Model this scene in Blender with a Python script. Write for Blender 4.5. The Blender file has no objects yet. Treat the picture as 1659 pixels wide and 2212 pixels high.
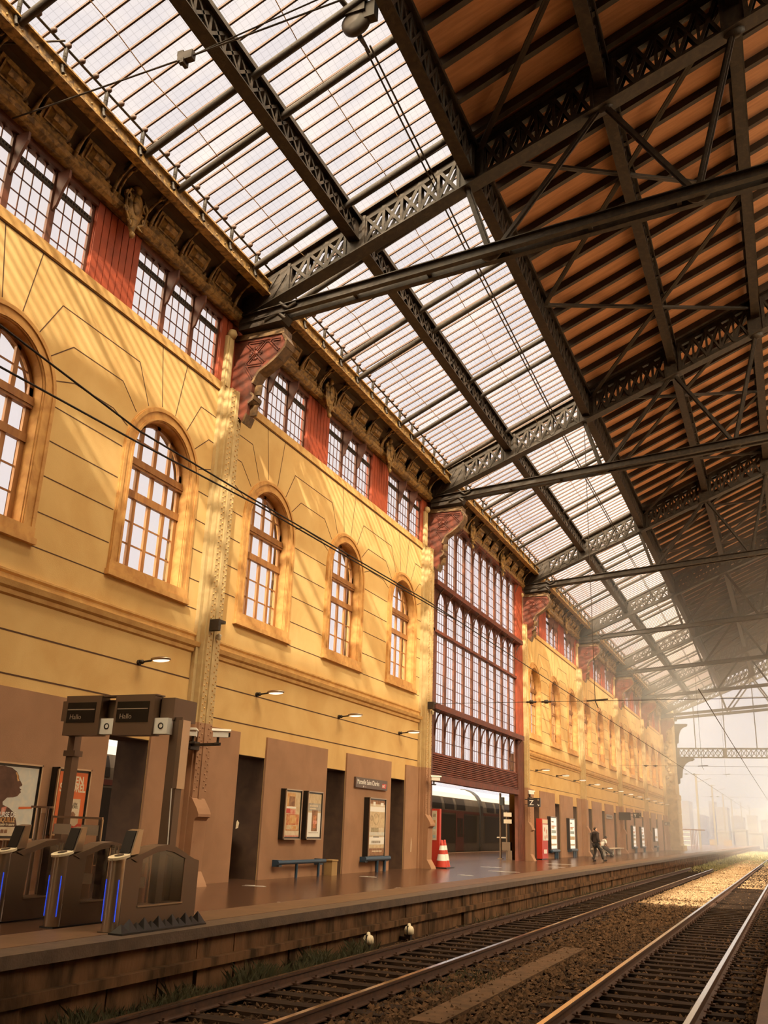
import bpy, bmesh, math, random
from mathutils import Vector, Matrix
random.seed(7)
C = bpy.context.scene.collection
PI = math.pi

# ------------------------------------------------------------------ helpers
class MB:
    """collects shapes and links them as one mesh object"""
    def __init__(s): s.v = []; s.f = []; s.sm = []
    def add(s, vs, fs, smooth=False):
        b = len(s.v); s.v += [tuple(p) for p in vs]
        for f in fs: s.f.append([b+i for i in f]); s.sm.append(smooth)
        return s
    def box(s, x0, x1, y0, y1, z0, z1):
        vs = [(x, y, z) for x in (x0, x1) for y in (y0, y1) for z in (z0, z1)]
        return s.add(vs, [(0,1,3,2),(4,6,7,5),(0,4,5,1),(2,3,7,6),(0,2,6,4),(1,5,7,3)])
    def hexa(s, a, b):
        """two matching quads joined into a solid"""
        return s.add(list(a)+list(b), [(3,2,1,0),(4,5,6,7)]+[(i,(i+1)%4,4+(i+1)%4,4+i) for i in range(4)])
    def bar(s, p, q, w, h, up=(0,0,1)):
        p = Vector(p); q = Vector(q); d = (q-p).normalized(); u = Vector(up)
        if abs(d.dot(u)) > .99: u = Vector((0,1,0))
        a = d.cross(u).normalized(); u = a.cross(d)
        a *= w/2; u *= h/2
        return s.hexa([p-a-u, p+a-u, p+a+u, p-a+u], [q-a-u, q+a-u, q+a+u, q-a+u])
    def cyl(s, p, q, r, r2=None, n=10, cap=True):
        p = Vector(p); q = Vector(q); r2 = r if r2 is None else r2
        d = (q-p).normalized(); u = Vector((0,0,1)) if abs(d.z) < .9 else Vector((1,0,0))
        a = d.cross(u).normalized(); b = a.cross(d)
        vs = []
        for k in range(n):
            t = 2*PI*k/n; e = a*math.cos(t)+b*math.sin(t)
            vs += [p+e*r, q+e*r2]
        s.add(vs, [(2*k, 2*((k+1) % n), 2*((k+1) % n)+1, 2*k+1) for k in range(n)], True)
        if cap:
            s.add([vs[2*k] for k in range(n)], [tuple(range(n-1, -1, -1))])
            s.add([vs[2*k+1] for k in range(n)], [tuple(range(n))])
        return s
    def tube(s, pts, r, n=8):
        for a, b in zip(pts, pts[1:]): s.cyl(a, b, r, n=n)
        return s
    def extr(s, poly, o, u, v, d):
        """polygon (a,b) -> o+a*u+b*v, extruded along d"""
        o = Vector(o); u = Vector(u); v = Vector(v); d = Vector(d); n = len(poly)
        A = [o+u*a+v*b for a, b in poly]; B = [p+d for p in A]
        return s.add(A+B, [tuple(range(n-1, -1, -1)), tuple(range(n, 2*n))]+[(i,(i+1) % n, n+(i+1) % n, n+i) for i in range(n)])
    def quad(s, *p): return s.add(p, [tuple(range(len(p)))])
    def ell(s, c, r, n=10, m=6):
        c = Vector(c); vs = []; fs = []
        for j in range(m+1):
            ph = PI*j/m
            for i in range(n):
                t = 2*PI*i/n
                vs.append((c.x+r[0]*math.sin(ph)*math.cos(t), c.y+r[1]*math.sin(ph)*math.sin(t), c.z+r[2]*math.cos(ph)))
        for j in range(m):
            for i in range(n): fs.append((j*n+i, (j+1)*n+i, (j+1)*n+(i+1) % n, j*n+(i+1) % n))
        return s.add(vs, fs, True)
    def lathe(s, c, prof, n=16, ax='z'):
        vs = []; fs = []
        for r, z in prof:
            for i in range(n):
                t = 2*PI*i/n; a, b = r*math.cos(t), r*math.sin(t)
                vs.append((c[0]+a, c[1]+b, c[2]+z) if ax == 'z' else ((c[0]+z, c[1]+a, c[2]+b) if ax == 'x' else (c[0]+a, c[1]+z, c[2]+b)))
        for j in range(len(prof)-1):
            for i in range(n): fs.append((j*n+i, j*n+(i+1) % n, (j+1)*n+(i+1) % n, (j+1)*n+i))
        return s.add(vs, fs, True)
    def ring(s, pts, closed=False, w=.05, h=.05, up=(1,0,0)):
        P = pts+[pts[0]] if closed else pts
        for a, b in zip(P, P[1:]): s.bar(a, b, w, h, up)
        return s
    def mesh(s, name, m):
        me = bpy.data.meshes.new(name); me.from_pydata(s.v, [], s.f)
        me.polygons.foreach_set('use_smooth', s.sm)
        if m: me.materials.append(m)
        bm = bmesh.new(); bm.from_mesh(me); bmesh.ops.recalc_face_normals(bm, faces=bm.faces); bm.to_mesh(me); bm.free()
        me.update(); return me
    def build(s, name, m, parent=None, loc=None):
        return put(name, s.mesh(name, m), parent, loc)

def put(name, me, parent=None, loc=None):
    o = bpy.data.objects.new(name, me); C.objects.link(o)
    if parent: o.parent = parent
    if loc: o.location = loc
    return o
def tag(o, label=None, cat=None, group=None, kind=None):
    if label: o['label'] = label
    if cat: o['category'] = cat
    if group: o['group'] = group
    if kind: o['kind'] = kind
    return o
def thing(name, label, cat, loc=(0,0,0), rz=0, group=None, kind=None):
    o = bpy.data.objects.new(name, None); C.objects.link(o); o.empty_display_size = .3
    o.location = loc; o.rotation_euler = (0, 0, rz)
    return tag(o, label, cat, group, kind)
def dup(o, loc=None, label=None, parent=None, group=None, rz=None):
    c = o.copy(); C.objects.link(c)
    if parent: c.parent = parent
    for ch in list(o.children): dup(ch, parent=c)
    if loc is not None: c.location = loc
    if rz is not None: c.rotation_euler.z = rz
    if label: c['label'] = label
    if group: c['group'] = group
    return c
def text(name, s, size, m, parent, o, u, v, align='LEFT', ext=.002, sx=1, bold=0):
    """lettering as mesh: starts at o, runs along u, up along v"""
    cu = bpy.data.curves.new(name, 'FONT'); cu.body = s; cu.size = size; cu.align_x = align; cu.extrude = ext; cu.offset = bold
    t = bpy.data.objects.new(name, cu)
    me = bpy.data.meshes.new_from_object(t); bpy.data.objects.remove(t); bpy.data.curves.remove(cu)
    u = Vector(u).normalized(); v = Vector(v).normalized(); w = u.cross(v)
    M = Matrix((u*sx, v, w)).transposed().to_4x4(); M.translation = Vector(o)
    me.transform(M); me.materials.clear(); me.materials.append(m); me.name = name
    return put(name, me, parent)
def arc(cx, cz, r, a0, a1, n): return [(cx+r*math.cos(math.radians(a0+(a1-a0)*i/n)), cz+r*math.sin(math.radians(a0+(a1-a0)*i/n))) for i in range(n+1)]

# ------------------------------------------------------------------ materials
def lin(c):
    if isinstance(c, str):
        c = [int(c[i:i+2], 16)/255 for i in (0, 2, 4)]
        c = [x/12.92 if x <= .04045 else ((x+.055)/1.055)**2.4 for x in c]
    return tuple(c)+(1,)
def mat(name, col, rough=.7, metal=0, col2=None, scale=3, dist=.5, bump=0, bscale=None, spec=.4, lo=.35, hi=.65, emit=0, stretch=None, detail=4):
    m = bpy.data.materials.new(name); m.use_nodes = True; nt = m.node_tree; N = nt.nodes; L = nt.links
    b = N['Principled BSDF']; b.inputs['Roughness'].default_value = rough; b.inputs['Metallic'].default_value = metal
    b.inputs['Specular IOR Level'].default_value = spec
    b.inputs['Base Color'].default_value = lin(col)
    tc = N.new('ShaderNodeTexCoord'); mp = N.new('ShaderNodeMapping'); L.new(tc.outputs['Object'], mp.inputs[0])
    if stretch: mp.inputs['Scale'].default_value = stretch
    if col2 is not None:
        n = N.new('ShaderNodeTexNoise'); n.inputs['Scale'].default_value = scale; n.inputs['Detail'].default_value = detail
        n.inputs['Distortion'].default_value = dist
        r = N.new('ShaderNodeMapRange'); r.inputs[1].default_value = lo; r.inputs[2].default_value = hi
        x = N.new('ShaderNodeMix'); x.data_type = 'RGBA'
        x.inputs[6].default_value = lin(col); x.inputs[7].default_value = lin(col2)
        L.new(mp.outputs[0], n.inputs['Vector']); L.new(n.outputs['Fac'], r.inputs[0]); L.new(r.outputs[0], x.inputs[0]); L.new(x.outputs[2], b.inputs['Base Color'])
    if bump:
        n2 = N.new('ShaderNodeTexNoise'); n2.inputs['Scale'].default_value = bscale or scale*6; n2.inputs['Detail'].default_value = 5
        bp = N.new('ShaderNodeBump'); bp.inputs['Strength'].default_value = bump; bp.inputs['Distance'].default_value = .02
        L.new(mp.outputs[0], n2.inputs['Vector']); L.new(n2.outputs['Fac'], bp.inputs['Height']); L.new(bp.outputs[0], b.inputs['Normal'])
    if emit:
        b.inputs['Emission Color'].default_value = lin(col); b.inputs['Emission Strength'].default_value = emit
    return m
def glass_mat(name, tint=(.95,.93,.92), frost=.15, dirt=.3, net=0, scale=4, gloss=.06):
    """see-through pane: transparent with a diffusing dirty share, a weak mirror and, for the roof, the thin wire net"""
    m = bpy.data.materials.new(name); m.use_nodes = True; nt = m.node_tree; N = nt.nodes; L = nt.links
    N.remove(N['Principled BSDF']); out = N['Material Output']
    tr = N.new('ShaderNodeBsdfTransparent'); tl = N.new('ShaderNodeBsdfTranslucent'); gl = N.new('ShaderNodeBsdfGlossy')
    gl.inputs['Roughness'].default_value = .15
    tl.inputs['Color'].default_value = (.9,.8,.68,1)
    tc = N.new('ShaderNodeTexCoord'); n = N.new('ShaderNodeTexNoise'); n.inputs['Scale'].default_value = scale; n.inputs['Detail'].default_value = 5
    L.new(tc.outputs['Object'], n.inputs['Vector'])
    r = N.new('ShaderNodeMapRange'); r.inputs[1].default_value = .4; r.inputs[2].default_value = .75; r.inputs[3].default_value = frost; r.inputs[4].default_value = frost+dirt
    L.new(n.outputs['Fac'], r.inputs[0])
    tr.inputs['Color'].default_value = tint+(1,)
    if net:
        sp = N.new('ShaderNodeSeparateXYZ'); L.new(tc.outputs['Object'], sp.inputs[0]); fs = []
        for ax in ('X', 'Y'):
            a = N.new('ShaderNodeMath'); a.operation = 'MULTIPLY'; a.inputs[1].default_value = net; L.new(sp.outputs[ax], a.inputs[0])
            f = N.new('ShaderNodeMath'); f.operation = 'FRACT'; L.new(a.outputs[0], f.inputs[0])
            g = N.new('ShaderNodeMath'); g.operation = 'GREATER_THAN'; g.inputs[1].default_value = .94; L.new(f.outputs[0], g.inputs[0]); fs.append(g)
        mx = N.new('ShaderNodeMath'); mx.operation = 'MAXIMUM'; L.new(fs[0].outputs[0], mx.inputs[0]); L.new(fs[1].outputs[0], mx.inputs[1])
        c = N.new('ShaderNodeMix'); c.data_type = 'RGBA'; c.inputs[6].default_value = tint+(1,); c.inputs[7].default_value = tuple(x*.86 for x in tint)+(1,)
        L.new(mx.outputs[0], c.inputs[0]); L.new(c.outputs[2], tr.inputs['Color'])
    m1 = N.new('ShaderNodeMixShader'); L.new(r.outputs[0], m1.inputs[0]); L.new(tr.outputs[0], m1.inputs[1]); L.new(tl.outputs[0], m1.inputs[2])
    m2 = N.new('ShaderNodeMixShader'); m2.inputs[0].default_value = gloss; L.new(m1.outputs[0], m2.inputs[1]); L.new(gl.outputs[0], m2.inputs[2])
    L.new(m2.outputs[0], out.inputs['Surface']); return m

M = {}
M['plaster'] = mat('ochre_plaster', (.66,.43,.17), .85, col2=(.58,.35,.125), scale=.9, bump=.15, bscale=40)
M['mould'] = mat('ochre_moulding', (.62,.37,.13), .75, col2=(.5,.27,.085), scale=3, bump=.2, bscale=30)
M['joint'] = mat('groove_shade', (.09,.04,.018), .9)
M['dado'] = mat('taupe_paint', (.36,.19,.105), .7, col2=(.30,.155,.083), scale=1.3, bump=.12, bscale=60)
M['reveal'] = mat('brown_reveal', (.09,.045,.024), .8, col2=(.065,.03,.017), scale=3)
M['jamb'] = mat('orange_stone_jamb', (.6,.32,.1), .7, col2=(.45,.21,.06), scale=4, bump=.2)
M['wood'] = mat('varnished_window_wood', (.34,.15,.045), .45, col2=(.24,.095,.03), scale=6, stretch=(1,1,.2))
M['red'] = mat('red_painted_planks', (.33,.056,.019), .6, col2=(.24,.04,.015), scale=3, bump=.15)
M['redd'] = mat('dark_red_ironwork', (.16,.033,.014), .55, col2=(.08,.021,.011), scale=5, bump=.2)
M['mull'] = mat('brown_red_mullion_paint', (.13,.037,.017), .55, col2=(.075,.023,.012), scale=4)
M['iron'] = mat('dark_brown_ironwork', (.024,.014,.008), .6, col2=(.055,.034,.02), scale=7, bump=.2, lo=.45, hi=.75)
M['irond'] = mat('sooty_brown_iron', (.03,.017,.01), .6, col2=(.045,.027,.016), scale=5)
M['gilt'] = mat('mottled_gilt_metal', (.38,.22,.07), .45, col2=(.12,.065,.024), scale=7, bump=.5, bscale=30, lo=.4, hi=.62)
M['cove'] = mat('dark_brown_cove_paint', (.10,.055,.028), .7, col2=(.07,.04,.02), scale=3)
M['boards'] = mat('brown_roof_boards', (.6,.3,.16), .8, col2=(.48,.23,.12), scale=2.5, stretch=(.25,4,1), bump=.2)
M['pil'] = mat('cream_riveted_iron', (.52,.37,.18), .6, col2=(.44,.3,.135), scale=4, bump=.1)
M['stone'] = mat('sandy_rough_stone', (.5,.36,.2), .9, col2=(.3,.2,.1), scale=2, bump=.8, bscale=7)
M['floor'] = mat('wet_brown_platform_asphalt', (.10,.046,.025), .2, col2=(.07,.032,.018), scale=1.2, bump=.06, bscale=25, spec=.5)
M['coping'] = mat('pale_platform_coping', (.15,.078,.04), .45, col2=(.105,.054,.028), scale=2.5, bump=.2, bscale=30)
M['band'] = mat('grey_tactile_band', (.11,.07,.047), .5, col2=(.07,.045,.03), scale=4, bump=.3, bscale=30)
M['block'] = mat('stained_platform_blocks', (.16,.082,.041), .9, col2=(.045,.025,.013), scale=2.2, bump=.6, bscale=14, stretch=(1,1.5,.5), spec=.12)
M['ballast'] = mat('brown_ballast_bed', (.045,.024,.013), .95, col2=(.02,.011,.007), scale=9, bump=1, bscale=22, spec=.08)
M['stones'] = mat('ballast_stones', (.12,.064,.032), .9, col2=(.03,.017,.010), scale=7, spec=.08)
M['sleeper'] = mat('dark_oiled_sleeper_timber', (.034,.018,.010), .8, col2=(.014,.008,.005), scale=5, stretch=(.4,4,1), bump=.4, spec=.12)
M['rail'] = mat('rusty_rail_web', (.08,.035,.018), .6, col2=(.045,.02,.011), scale=8)
M['railtop'] = mat('worn_shiny_railhead', (.85,.8,.76), .16, 1)
M['corner'] = mat('shaded_red_corner_planks', (.15,.04,.02), .6, col2=(.1,.028,.015), scale=3)  # red darkened to put shade on the lower corner pier
M['grass'] = mat('green_grass_blades', (.04,.042,.015), .8, col2=(.07,.055,.022), scale=3)
M['steel'] = mat('brushed_steel', (.42,.33,.25), .3, .9)
M['gate'] = mat('bronze_grey_gate_metal', (.15,.092,.058), .42, .35)
M['gated'] = mat('dark_gate_panel', (.075,.05,.035), .4)
M['black'] = mat('black_plastic', (.018,.014,.012), .35)
M['white'] = mat('white_enamel', (.78,.74,.68), .45)
M['cream'] = mat('cream_enamel', (.7,.58,.4), .5)
M['redp'] = mat('signal_red_paint', (.5,.04,.022), .4)
M['blue'] = mat('dark_blue_enamel', (.03,.06,.10), .35)
M['orange'] = mat('orange_card', (.62,.13,.03), .5)
M['led'] = mat('blue_led_strip', (.03,.08,.8), .4, emit=.7)
M['lamp'] = mat('warm_lamp_glow', (1.0,.80,.62), .4, emit=1.5)
M['screen'] = mat('dark_display_screen', (.015,.012,.01), .2)
M['signd'] = mat('dark_sign_enamel', (.035,.022,.017), .35)
M['signb'] = mat('brown_sign_enamel', (.10,.06,.045), .4)
M['dimtext'] = mat('dim_display_letters', (.3,.22,.16), .5)
M['beige'] = mat('beige_paper', (.66,.55,.4), .6, col2=(.55,.42,.28), scale=6)
M['sky_paper'] = mat('pale_blue_grey_paper', (.55,.55,.5), .6, col2=(.66,.6,.5), scale=8)
M['skin'] = mat('skin', (.5,.27,.17), .55)
M['dskin'] = mat('dark_brown_print', (.08,.035,.02), .6, col2=(.13,.06,.035), scale=5)
M['jacket'] = mat('dark_jacket_cloth', (.035,.022,.018), .85)
M['trouser'] = mat('black_trouser_cloth', (.025,.018,.015), .85)
M['shirt'] = mat('white_shirt_cloth', (.75,.7,.64), .8)
M['hair'] = mat('dark_hair', (.03,.018,.012), .6)
M['train'] = mat('grey_carriage_paint', (.06,.045,.034), .45, col2=(.045,.032,.025), scale=2)
M['trainred'] = mat('dark_red_carriage_paint', (.06,.012,.01), .45)
M['trainwin'] = mat('black_carriage_glass', (.012,.009,.008), .35, spec=.2)
M['trainroof'] = mat('pale_carriage_roof', (.3,.29,.28), .5)
M['yellowbox'] = mat('pale_yellow_paint', (.36,.22,.09), .7)
M['dust'] = mat('pale_dust', (.15,.13,.11), .9)
M['haze'] = mat('muted_mast_paint', (.12,.105,.09), .8)  # one flat muted tone for the far masts
M['trim'] = mat('console_trim_paint', (.2,.11,.045), .5, col2=(.09,.05,.025), scale=8, bump=.3)
M['boxglow'] = mat('backlit_sheet', (.85,.8,.74), .4, emit=.55)
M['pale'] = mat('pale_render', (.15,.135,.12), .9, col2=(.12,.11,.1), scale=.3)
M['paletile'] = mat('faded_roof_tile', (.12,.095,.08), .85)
M['glassw'] = glass_mat('frosted_window_glass', (1,.985,.985), .005, .03, scale=3, gloss=.02)
M['glassr'] = glass_mat('wired_roof_glass', (.985,.98,.985), .004, .02, net=7.2, scale=.7, gloss=0)
M['glassg'] = glass_mat('clear_gate_glass', (.9,.87,.84), .015, .02, gloss=.06)

# ------------------------------------------------------------------ layout of the hall (metres; camera stands at x=0 y=0)
W = -12.5                      # face of the left wall
PITCH = 14.8
def B(i): return 18.3+PITCH*i  # start of bay i (a truss stands at each bay line)
CELL = PITCH/3
SL = .449
def roofz(x): return 15.2+SL*(x+11.87)
GX = [-9.05, -5.9, -2.55, .55] # the lengthwise girders
BAYS = range(-1, 6)
BAYNAME = {-1: 'above the ticket gates', 0: 'above the wall posters and station name board', 1: 'at the tall glazed bay', 2: 'behind the Z sign',
           3: 'behind the walking man', 4: 'behind the Y sign', 5: 'next to the stone end pier'}
# ------------------------------------------------------------------ wall, windows, clerestory, cornice
WALLBAYS = [-1, 0, 2, 3, 4, 5]
DH, DT = .68, 2.95            # door half width, door top
WH, WB, WS = 1.08, 6.40, 8.95 # window half width, sill, springing
wall = MB(); joints = MB(); trim_b = MB()
def wall_front(x, cells):
    for c, y0, y1 in cells:
        Q = lambda a, b, e, f: wall.quad((x,a,e), (x,b,e), (x,b,f), (x,a,f))
        Q(y0, c-DH, -.3, 5.2); Q(c+DH, y1, -.3, 5.2); Q(c-DH, c+DH, DT, 5.2)
        Q(y0, c-WH, 5.2, 12.06); Q(c+WH, y1, 5.2, 12.06); Q(c-WH, c+WH, 5.2, WB)
        pts = arc(c, WS, WH, 180, 0, 20)
        for (a, za), (b, zb) in zip(pts, pts[1:]): wall.quad((x,a,za), (x,b,zb), (x,b,12.06), (x,a,12.06))
cells = [(B(i)+CELL*(k+.5), B(i)+CELL*k, B(i)+CELL*(k+1)) for i in WALLBAYS for k in range(3)]
wall_front(W, cells)
for c, y0, y1 in cells:        # reveals and outer leaf
    x2, x3 = W-.8, W-.45
    for s in (-1, 1): wall.quad((W,c+s*DH,-.3), (x2,c+s*DH,-.3), (x2,c+s*DH,DT), (W,c+s*DH,DT))
    wall.quad((W,c-DH,DT), (W,c+DH,DT), (x2,c+DH,DT), (x2,c-DH,DT))
    for a, b in ((y0, c-DH), (c+DH, y1)): wall.quad((x2,a,-.3), (x2,b,-.3), (x2,b,5.2), (x2,a,5.2))
    wall.quad((x2,c-DH,DT), (x2,c+DH,DT), (x2,c+DH,5.2), (x2,c-DH,5.2))
    wall.quad((x2,y0,5.2), (x2,y1,5.2), (x3,y1,5.2), (x3,y0,5.2))
    for a, b, e, f in ((y0,c-WH,5.2,12.06), (c+WH,y1,5.2,12.06), (c-WH,c+WH,5.2,WB)): wall.quad((x3,a,e), (x3,b,e), (x3,b,f), (x3,a,f))
    pts = arc(c, WS, WH, 180, 0, 20)
    for (a, za), (b, zb) in zip(pts, pts[1:]): wall.quad((x3,a,za), (x3,b,zb), (x3,b,12.06), (x3,a,12.06))
    # dark strips painting the shade in grooves between the rendered blocks: fans over the arch and courses beside it
    def J(p, q, w=.022): joints.bar((W+.001,)+p, (W+.001,)+q, w, .006, (1,0,0))
    for z in (8.92, 8.2, 7.475, 6.75, 6.08): J((c+1.43,z), (c+CELL-1.43,z)) if y1 not in [B(i)+PITCH for i in WALLBAYS] else J((c+1.43,z), (y1-.35,z))
    if abs((y0-B(0)) % PITCH) < .01 or abs((y0-B(0)) % PITCH-PITCH) < .01:
        for z in (8.92, 8.2, 7.475, 6.75): J((y0+.3,z), (c-1.43,z))
    for dy, za, zb, zz in ((.74,10.19,11.06,1.22), (1.12,9.87,10.36,1.68), (1.35,9.44,9.63,1.86)):
        for s in (-1, 1):
            e = c+s*CELL/2; first = abs(e-B(round((e-18.3)/PITCH))) < .05
            J((c+s*dy,za), (c+s*zz,zb)); J((c+s*zz,zb), (e-s*.33 if first else e,zb))
    for s in (-1, 1): J((c+s*.26,10.38), (c+s*.5,11.83))
    J((y0,11.83), (y1,11.83), .03)
    for z in (4.45, 3.70): J((y0,z), (y1,z), .03)
# plain wall nearer than the picture, behind the viewer's left
wall.box(W-.8, W, -30, B(-1), -.3, 12.06)
wall_o = tag(wall.build('wall_left', M['plaster']), 'ochre rendered hall wall with arched windows and doorways', 'wall', kind='structure')
joints.build('groove_shade_lines', M['joint'], wall_o)
for c, y0, y1 in cells:        # dark brown inside of each doorway
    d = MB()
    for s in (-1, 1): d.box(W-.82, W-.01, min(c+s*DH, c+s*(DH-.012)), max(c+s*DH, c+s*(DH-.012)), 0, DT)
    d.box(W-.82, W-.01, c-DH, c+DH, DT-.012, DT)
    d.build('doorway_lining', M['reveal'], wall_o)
for i in WALLBAYS:             # taupe dado panels between the doorways
    c = [B(i)+CELL*(k+.5) for k in range(3)]
    for a, b in ((B(i), c[0]-DH), (c[0]+DH, c[1]-DH), (c[1]+DH, c[2]-DH), (c[2]+DH, B(i)+PITCH)):
        MB().box(W, W+.05, a, b, 0, 3.48).build('dado_panel', M['dado'], wall_o)
prof = [(0,5.05),(.05,5.08),(.06,5.16),(.12,5.2),(.15,5.3),(.05,5.32),(.04,5.42),(.08,5.46),(.08,5.5),(0,5.53)]
for n, i in enumerate(WALLBAYS):
    t = MB().extr(prof, (W,B(i)+.25,0), (1,0,0), (0,0,1), (0,PITCH-.6,0)).build('trim_%d' % (n+1), M['mould'])
    tag(t, 'ochre moulded string course '+BAYNAME[i], 'moulding', kind='structure')
    MB().box(W, W+.04, B(i), B(i)+PITCH, 11.86, 12.08).build('wall_coping', M['mould'], t)

# arched windows: stone surround, wooden frame with panes, frosted glass
def arched_window(name, label, c):
    t = thing(name, label, 'window', (W, c, 0), kind='structure')
    s = MB()
    for r0, r1, x in ((1.08,1.40,.04), (1.10,1.16,.065), (1.30,1.38,.07)):
        pa = [(-r0,WB)]+arc(0,WS,r0,180,0,24)+[(r0,WB)]; pb = [(-r1,WB)]+arc(0,WS,r1,180,0,24)+[(r1,WB)]
        for k in range(len(pa)-1):
            s.hexa([(0,)+pa[k],(0,)+pa[k+1],(0,)+pb[k+1],(0,)+pb[k]], [(x,)+pa[k],(x,)+pa[k+1],(x,)+pb[k+1],(x,)+pb[k]])
    s.box(0,.07,-1.4,1.4,6.2,WB); s.box(0,.11,-1.44,1.44,6.08,6.2)
    s.build('surround', M['jamb'], t)
    j = MB()                                             # coloured lining of the reveal
    pa = [(-1.078,WB)]+arc(0,WS,1.078,180,0,24)+[(1.078,WB)]; pb = [(-1.06,WB)]+arc(0,WS,1.06,180,0,24)+[(1.06,WB)]
    for k in range(len(pa)-1): j.hexa([(0,)+pa[k],(0,)+pa[k+1],(0,)+pb[k+1],(0,)+pb[k]], [(-.36,)+pa[k],(-.36,)+pa[k+1],(-.36,)+pb[k+1],(-.36,)+pb[k]])
    j.box(-.36,0,-1.06,1.06,WB-.01,WB+.02); j.build('reveal_lining', M['jamb'], t)
    f = MB(); x0, x1 = -.275, -.215
    top = lambda y: WS+math.sqrt(max(0, 1.06**2-y*y))
    for y in (-.53, 0, .53): f.box(x0, x1, y-.055, y+.055, WB, top(abs(y)+.055))
    for y in (-1.0, 1.0): f.box(x0, x1, y-.06, y+.06, WB, WS+.2)
    f.box(x0-.01, x1+.04, -1.06, 1.06, WB, WB+.1); f.box(x0-.01, x1+.03, -1.06, 1.06, 8.03, 8.2); f.box(x0-.01, x1+.05, -1.06, 1.06, 8.72, 8.95)
    f.box(x0, x1+.07, -1.06, 1.06, 8.78, 8.83)
    pa = arc(0,WS,1.065,180,0,20); pb = arc(0,WS,.97,180,0,20)
    for k in range(20): f.hexa([(x0,)+pa[k],(x0,)+pa[k+1],(x0,)+pb[k+1],(x0,)+pb[k]], [(x1,)+pa[k],(x1,)+pa[k+1],(x1,)+pb[k+1],(x1,)+pb[k]])
    for z in (7.0, 7.5): f.box(x0+.02, x1-.02, -1.05, 1.05, z-.018, z+.018)
    f.box(x0+.02, x1-.02, -.97, .97, 9.4, 9.436)
    f.build('frame', M['wood'], t)
    g = MB(); pl = [(-1.05,WB)]+arc(0,WS,1.05,180,0,20)+[(1.05,WB)]
    g.extr(pl, (-.245,0,0), (0,1,0), (0,0,1), (-.008,0,0)); g.build('glass', M['glassw'], t)
    return t
names = {(-1,1): 'arched window cut by the frame, up above the ticket gate displays', (-1,2): 'arched window left of the riveted pilaster behind the gates',
         (0,0): 'arched window just right of the riveted pilaster behind the gates', (0,1): 'middle arched window above the pair of wall posters', (0,2): 'arched window above the tall light-box and cone'}
w0 = None; wn = 0
order = ['first', 'second', 'third', 'fourth', 'fifth', 'sixth', 'seventh', 'eighth', 'ninth', 'tenth', 'eleventh', 'twelfth']
for i in WALLBAYS:
    for k in range(3):
        if i == -1 and k == 0: continue
        wn += 1; c = B(i)+CELL*(k+.5)
        lab = names.get((i,k)) or '%s arched window beyond the tall glazed bay' % order[(i-2)*3+k]
        if w0 is None: w0 = arched_window('window_1', lab, c)
        else: dup(w0, (W, c, 0), lab).name = 'window_%d' % wn

# clerestory strip: groups of three windows between red plank piers
def clerestory(name, label, y):
    t = thing(name, label, 'window', (W-.1, y, 0), kind='structure')
    h = CELL/2-.74; z0, z1 = 12.06, 13.86; w = 2*h/3
    f = MB(); b = MB(); p = MB()
    f.box(-.06,.05,-h,h,z0-.05,z0+.04); f.box(-.1,.1,-h,h,z1-.04,z1+.16)
    for k in range(4): f.box(-.03,.035 if 0 < k < 3 else .02,-h+k*w-.075,-h+k*w+.075,z0,z1)
    for k in (1, 2):
        pl = [(.05,12.9),(.13,13.0),(.24,13.35),(.36,13.6),(.36,13.8),(.05,13.8)]
        f.extr(pl, (0,-h+k*w-.03,0), (1,0,0), (0,0,1), (0,.06,0))
    f.build('frame', M['mull'], t)
    for k in range(3):
        a, c = -h+k*w+.075, -h+(k+1)*w-.075; n = 4; cw = (c-a)/n
        for j in range(1, n): b.box(-.008,.006,a+j*cw-.013,a+j*cw+.013,z0,z1)
        for z in (12.33, 12.69, 13.05): b.box(-.008,.006,a,c,z-.013,z+.013)
        p.box(-.03,.03,a,c,13.37,13.40); p.box(-.03,.03,a,c,13.46,13.50)
        for j in range(13): y0 = a+(c-a)*j/12; p.box(-.03,.03,y0-.022,y0+.022,13.40,13.46)
        for j in range(n):                              # rounded heads of the small top panes
            cy = a+(j+.5)*cw; pa = arc(cy, 13.72, cw/2-.012, 180, 0, 8)
            for q in range(8):
                b.hexa([(-.015,)+pa[q],(-.015,)+pa[q+1],(-.015,pa[q+1][0],z1),(-.015,pa[q][0],z1)], [(.015,)+pa[q],(.015,)+pa[q+1],(.015,pa[q+1][0],z1),(.015,pa[q][0],z1)])
    b.build('glazing_bars', M['mull'], t); p.build('pierced_transom', M['irond'], t)
    MB().box(-.006,.002,-h,h,z0,z1).build('glass', M['glassw'], t)
    return t
def pier(label, y, hw=.74, chev=True):
    t = MB(); t.box(-.2, 0, -hw, hw, 12.06, 14.0)
    n = max(3, int(hw*2/.19))
    for k in range(n):
        a = -hw+2*hw*k/n; t.box(0, .028, a+.012, a+2*hw/n-.012, 12.08, 13.95)
    o = t.build('red_pier', M['red'], loc=(W-.02, y, 0)); tag(o, label, 'pier', 'red clerestory piers', kind='structure')
    return o
cl0 = None; n = 100
for i in WALLBAYS:
    for k in range(3):
        y = B(i)+CELL*(k+.5); n += 1
        lab = 'three-light clerestory window %s, %s group of the bay' % (BAYNAME[i], ['near', 'middle', 'far'][k])
        if i == -1 and k == 0: continue
        if cl0 is None: cl0 = clerestory('window_101', lab, y)
        else: dup(cl0, (W-.1, y, 0), lab).name = 'window_%d' % n
pr0 = None
for i in WALLBAYS:
    for k in (1, 2):
        lab = '%s red plank pier of the clerestory %s' % (['nearer', 'farther'][k-1], BAYNAME[i])
        if pr0 is None: pr0 = pier(lab, B(i)+CELL*k)
        else: dup(pr0, (W-.02, B(i)+CELL*k, 0), lab)
hp0 = None
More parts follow.
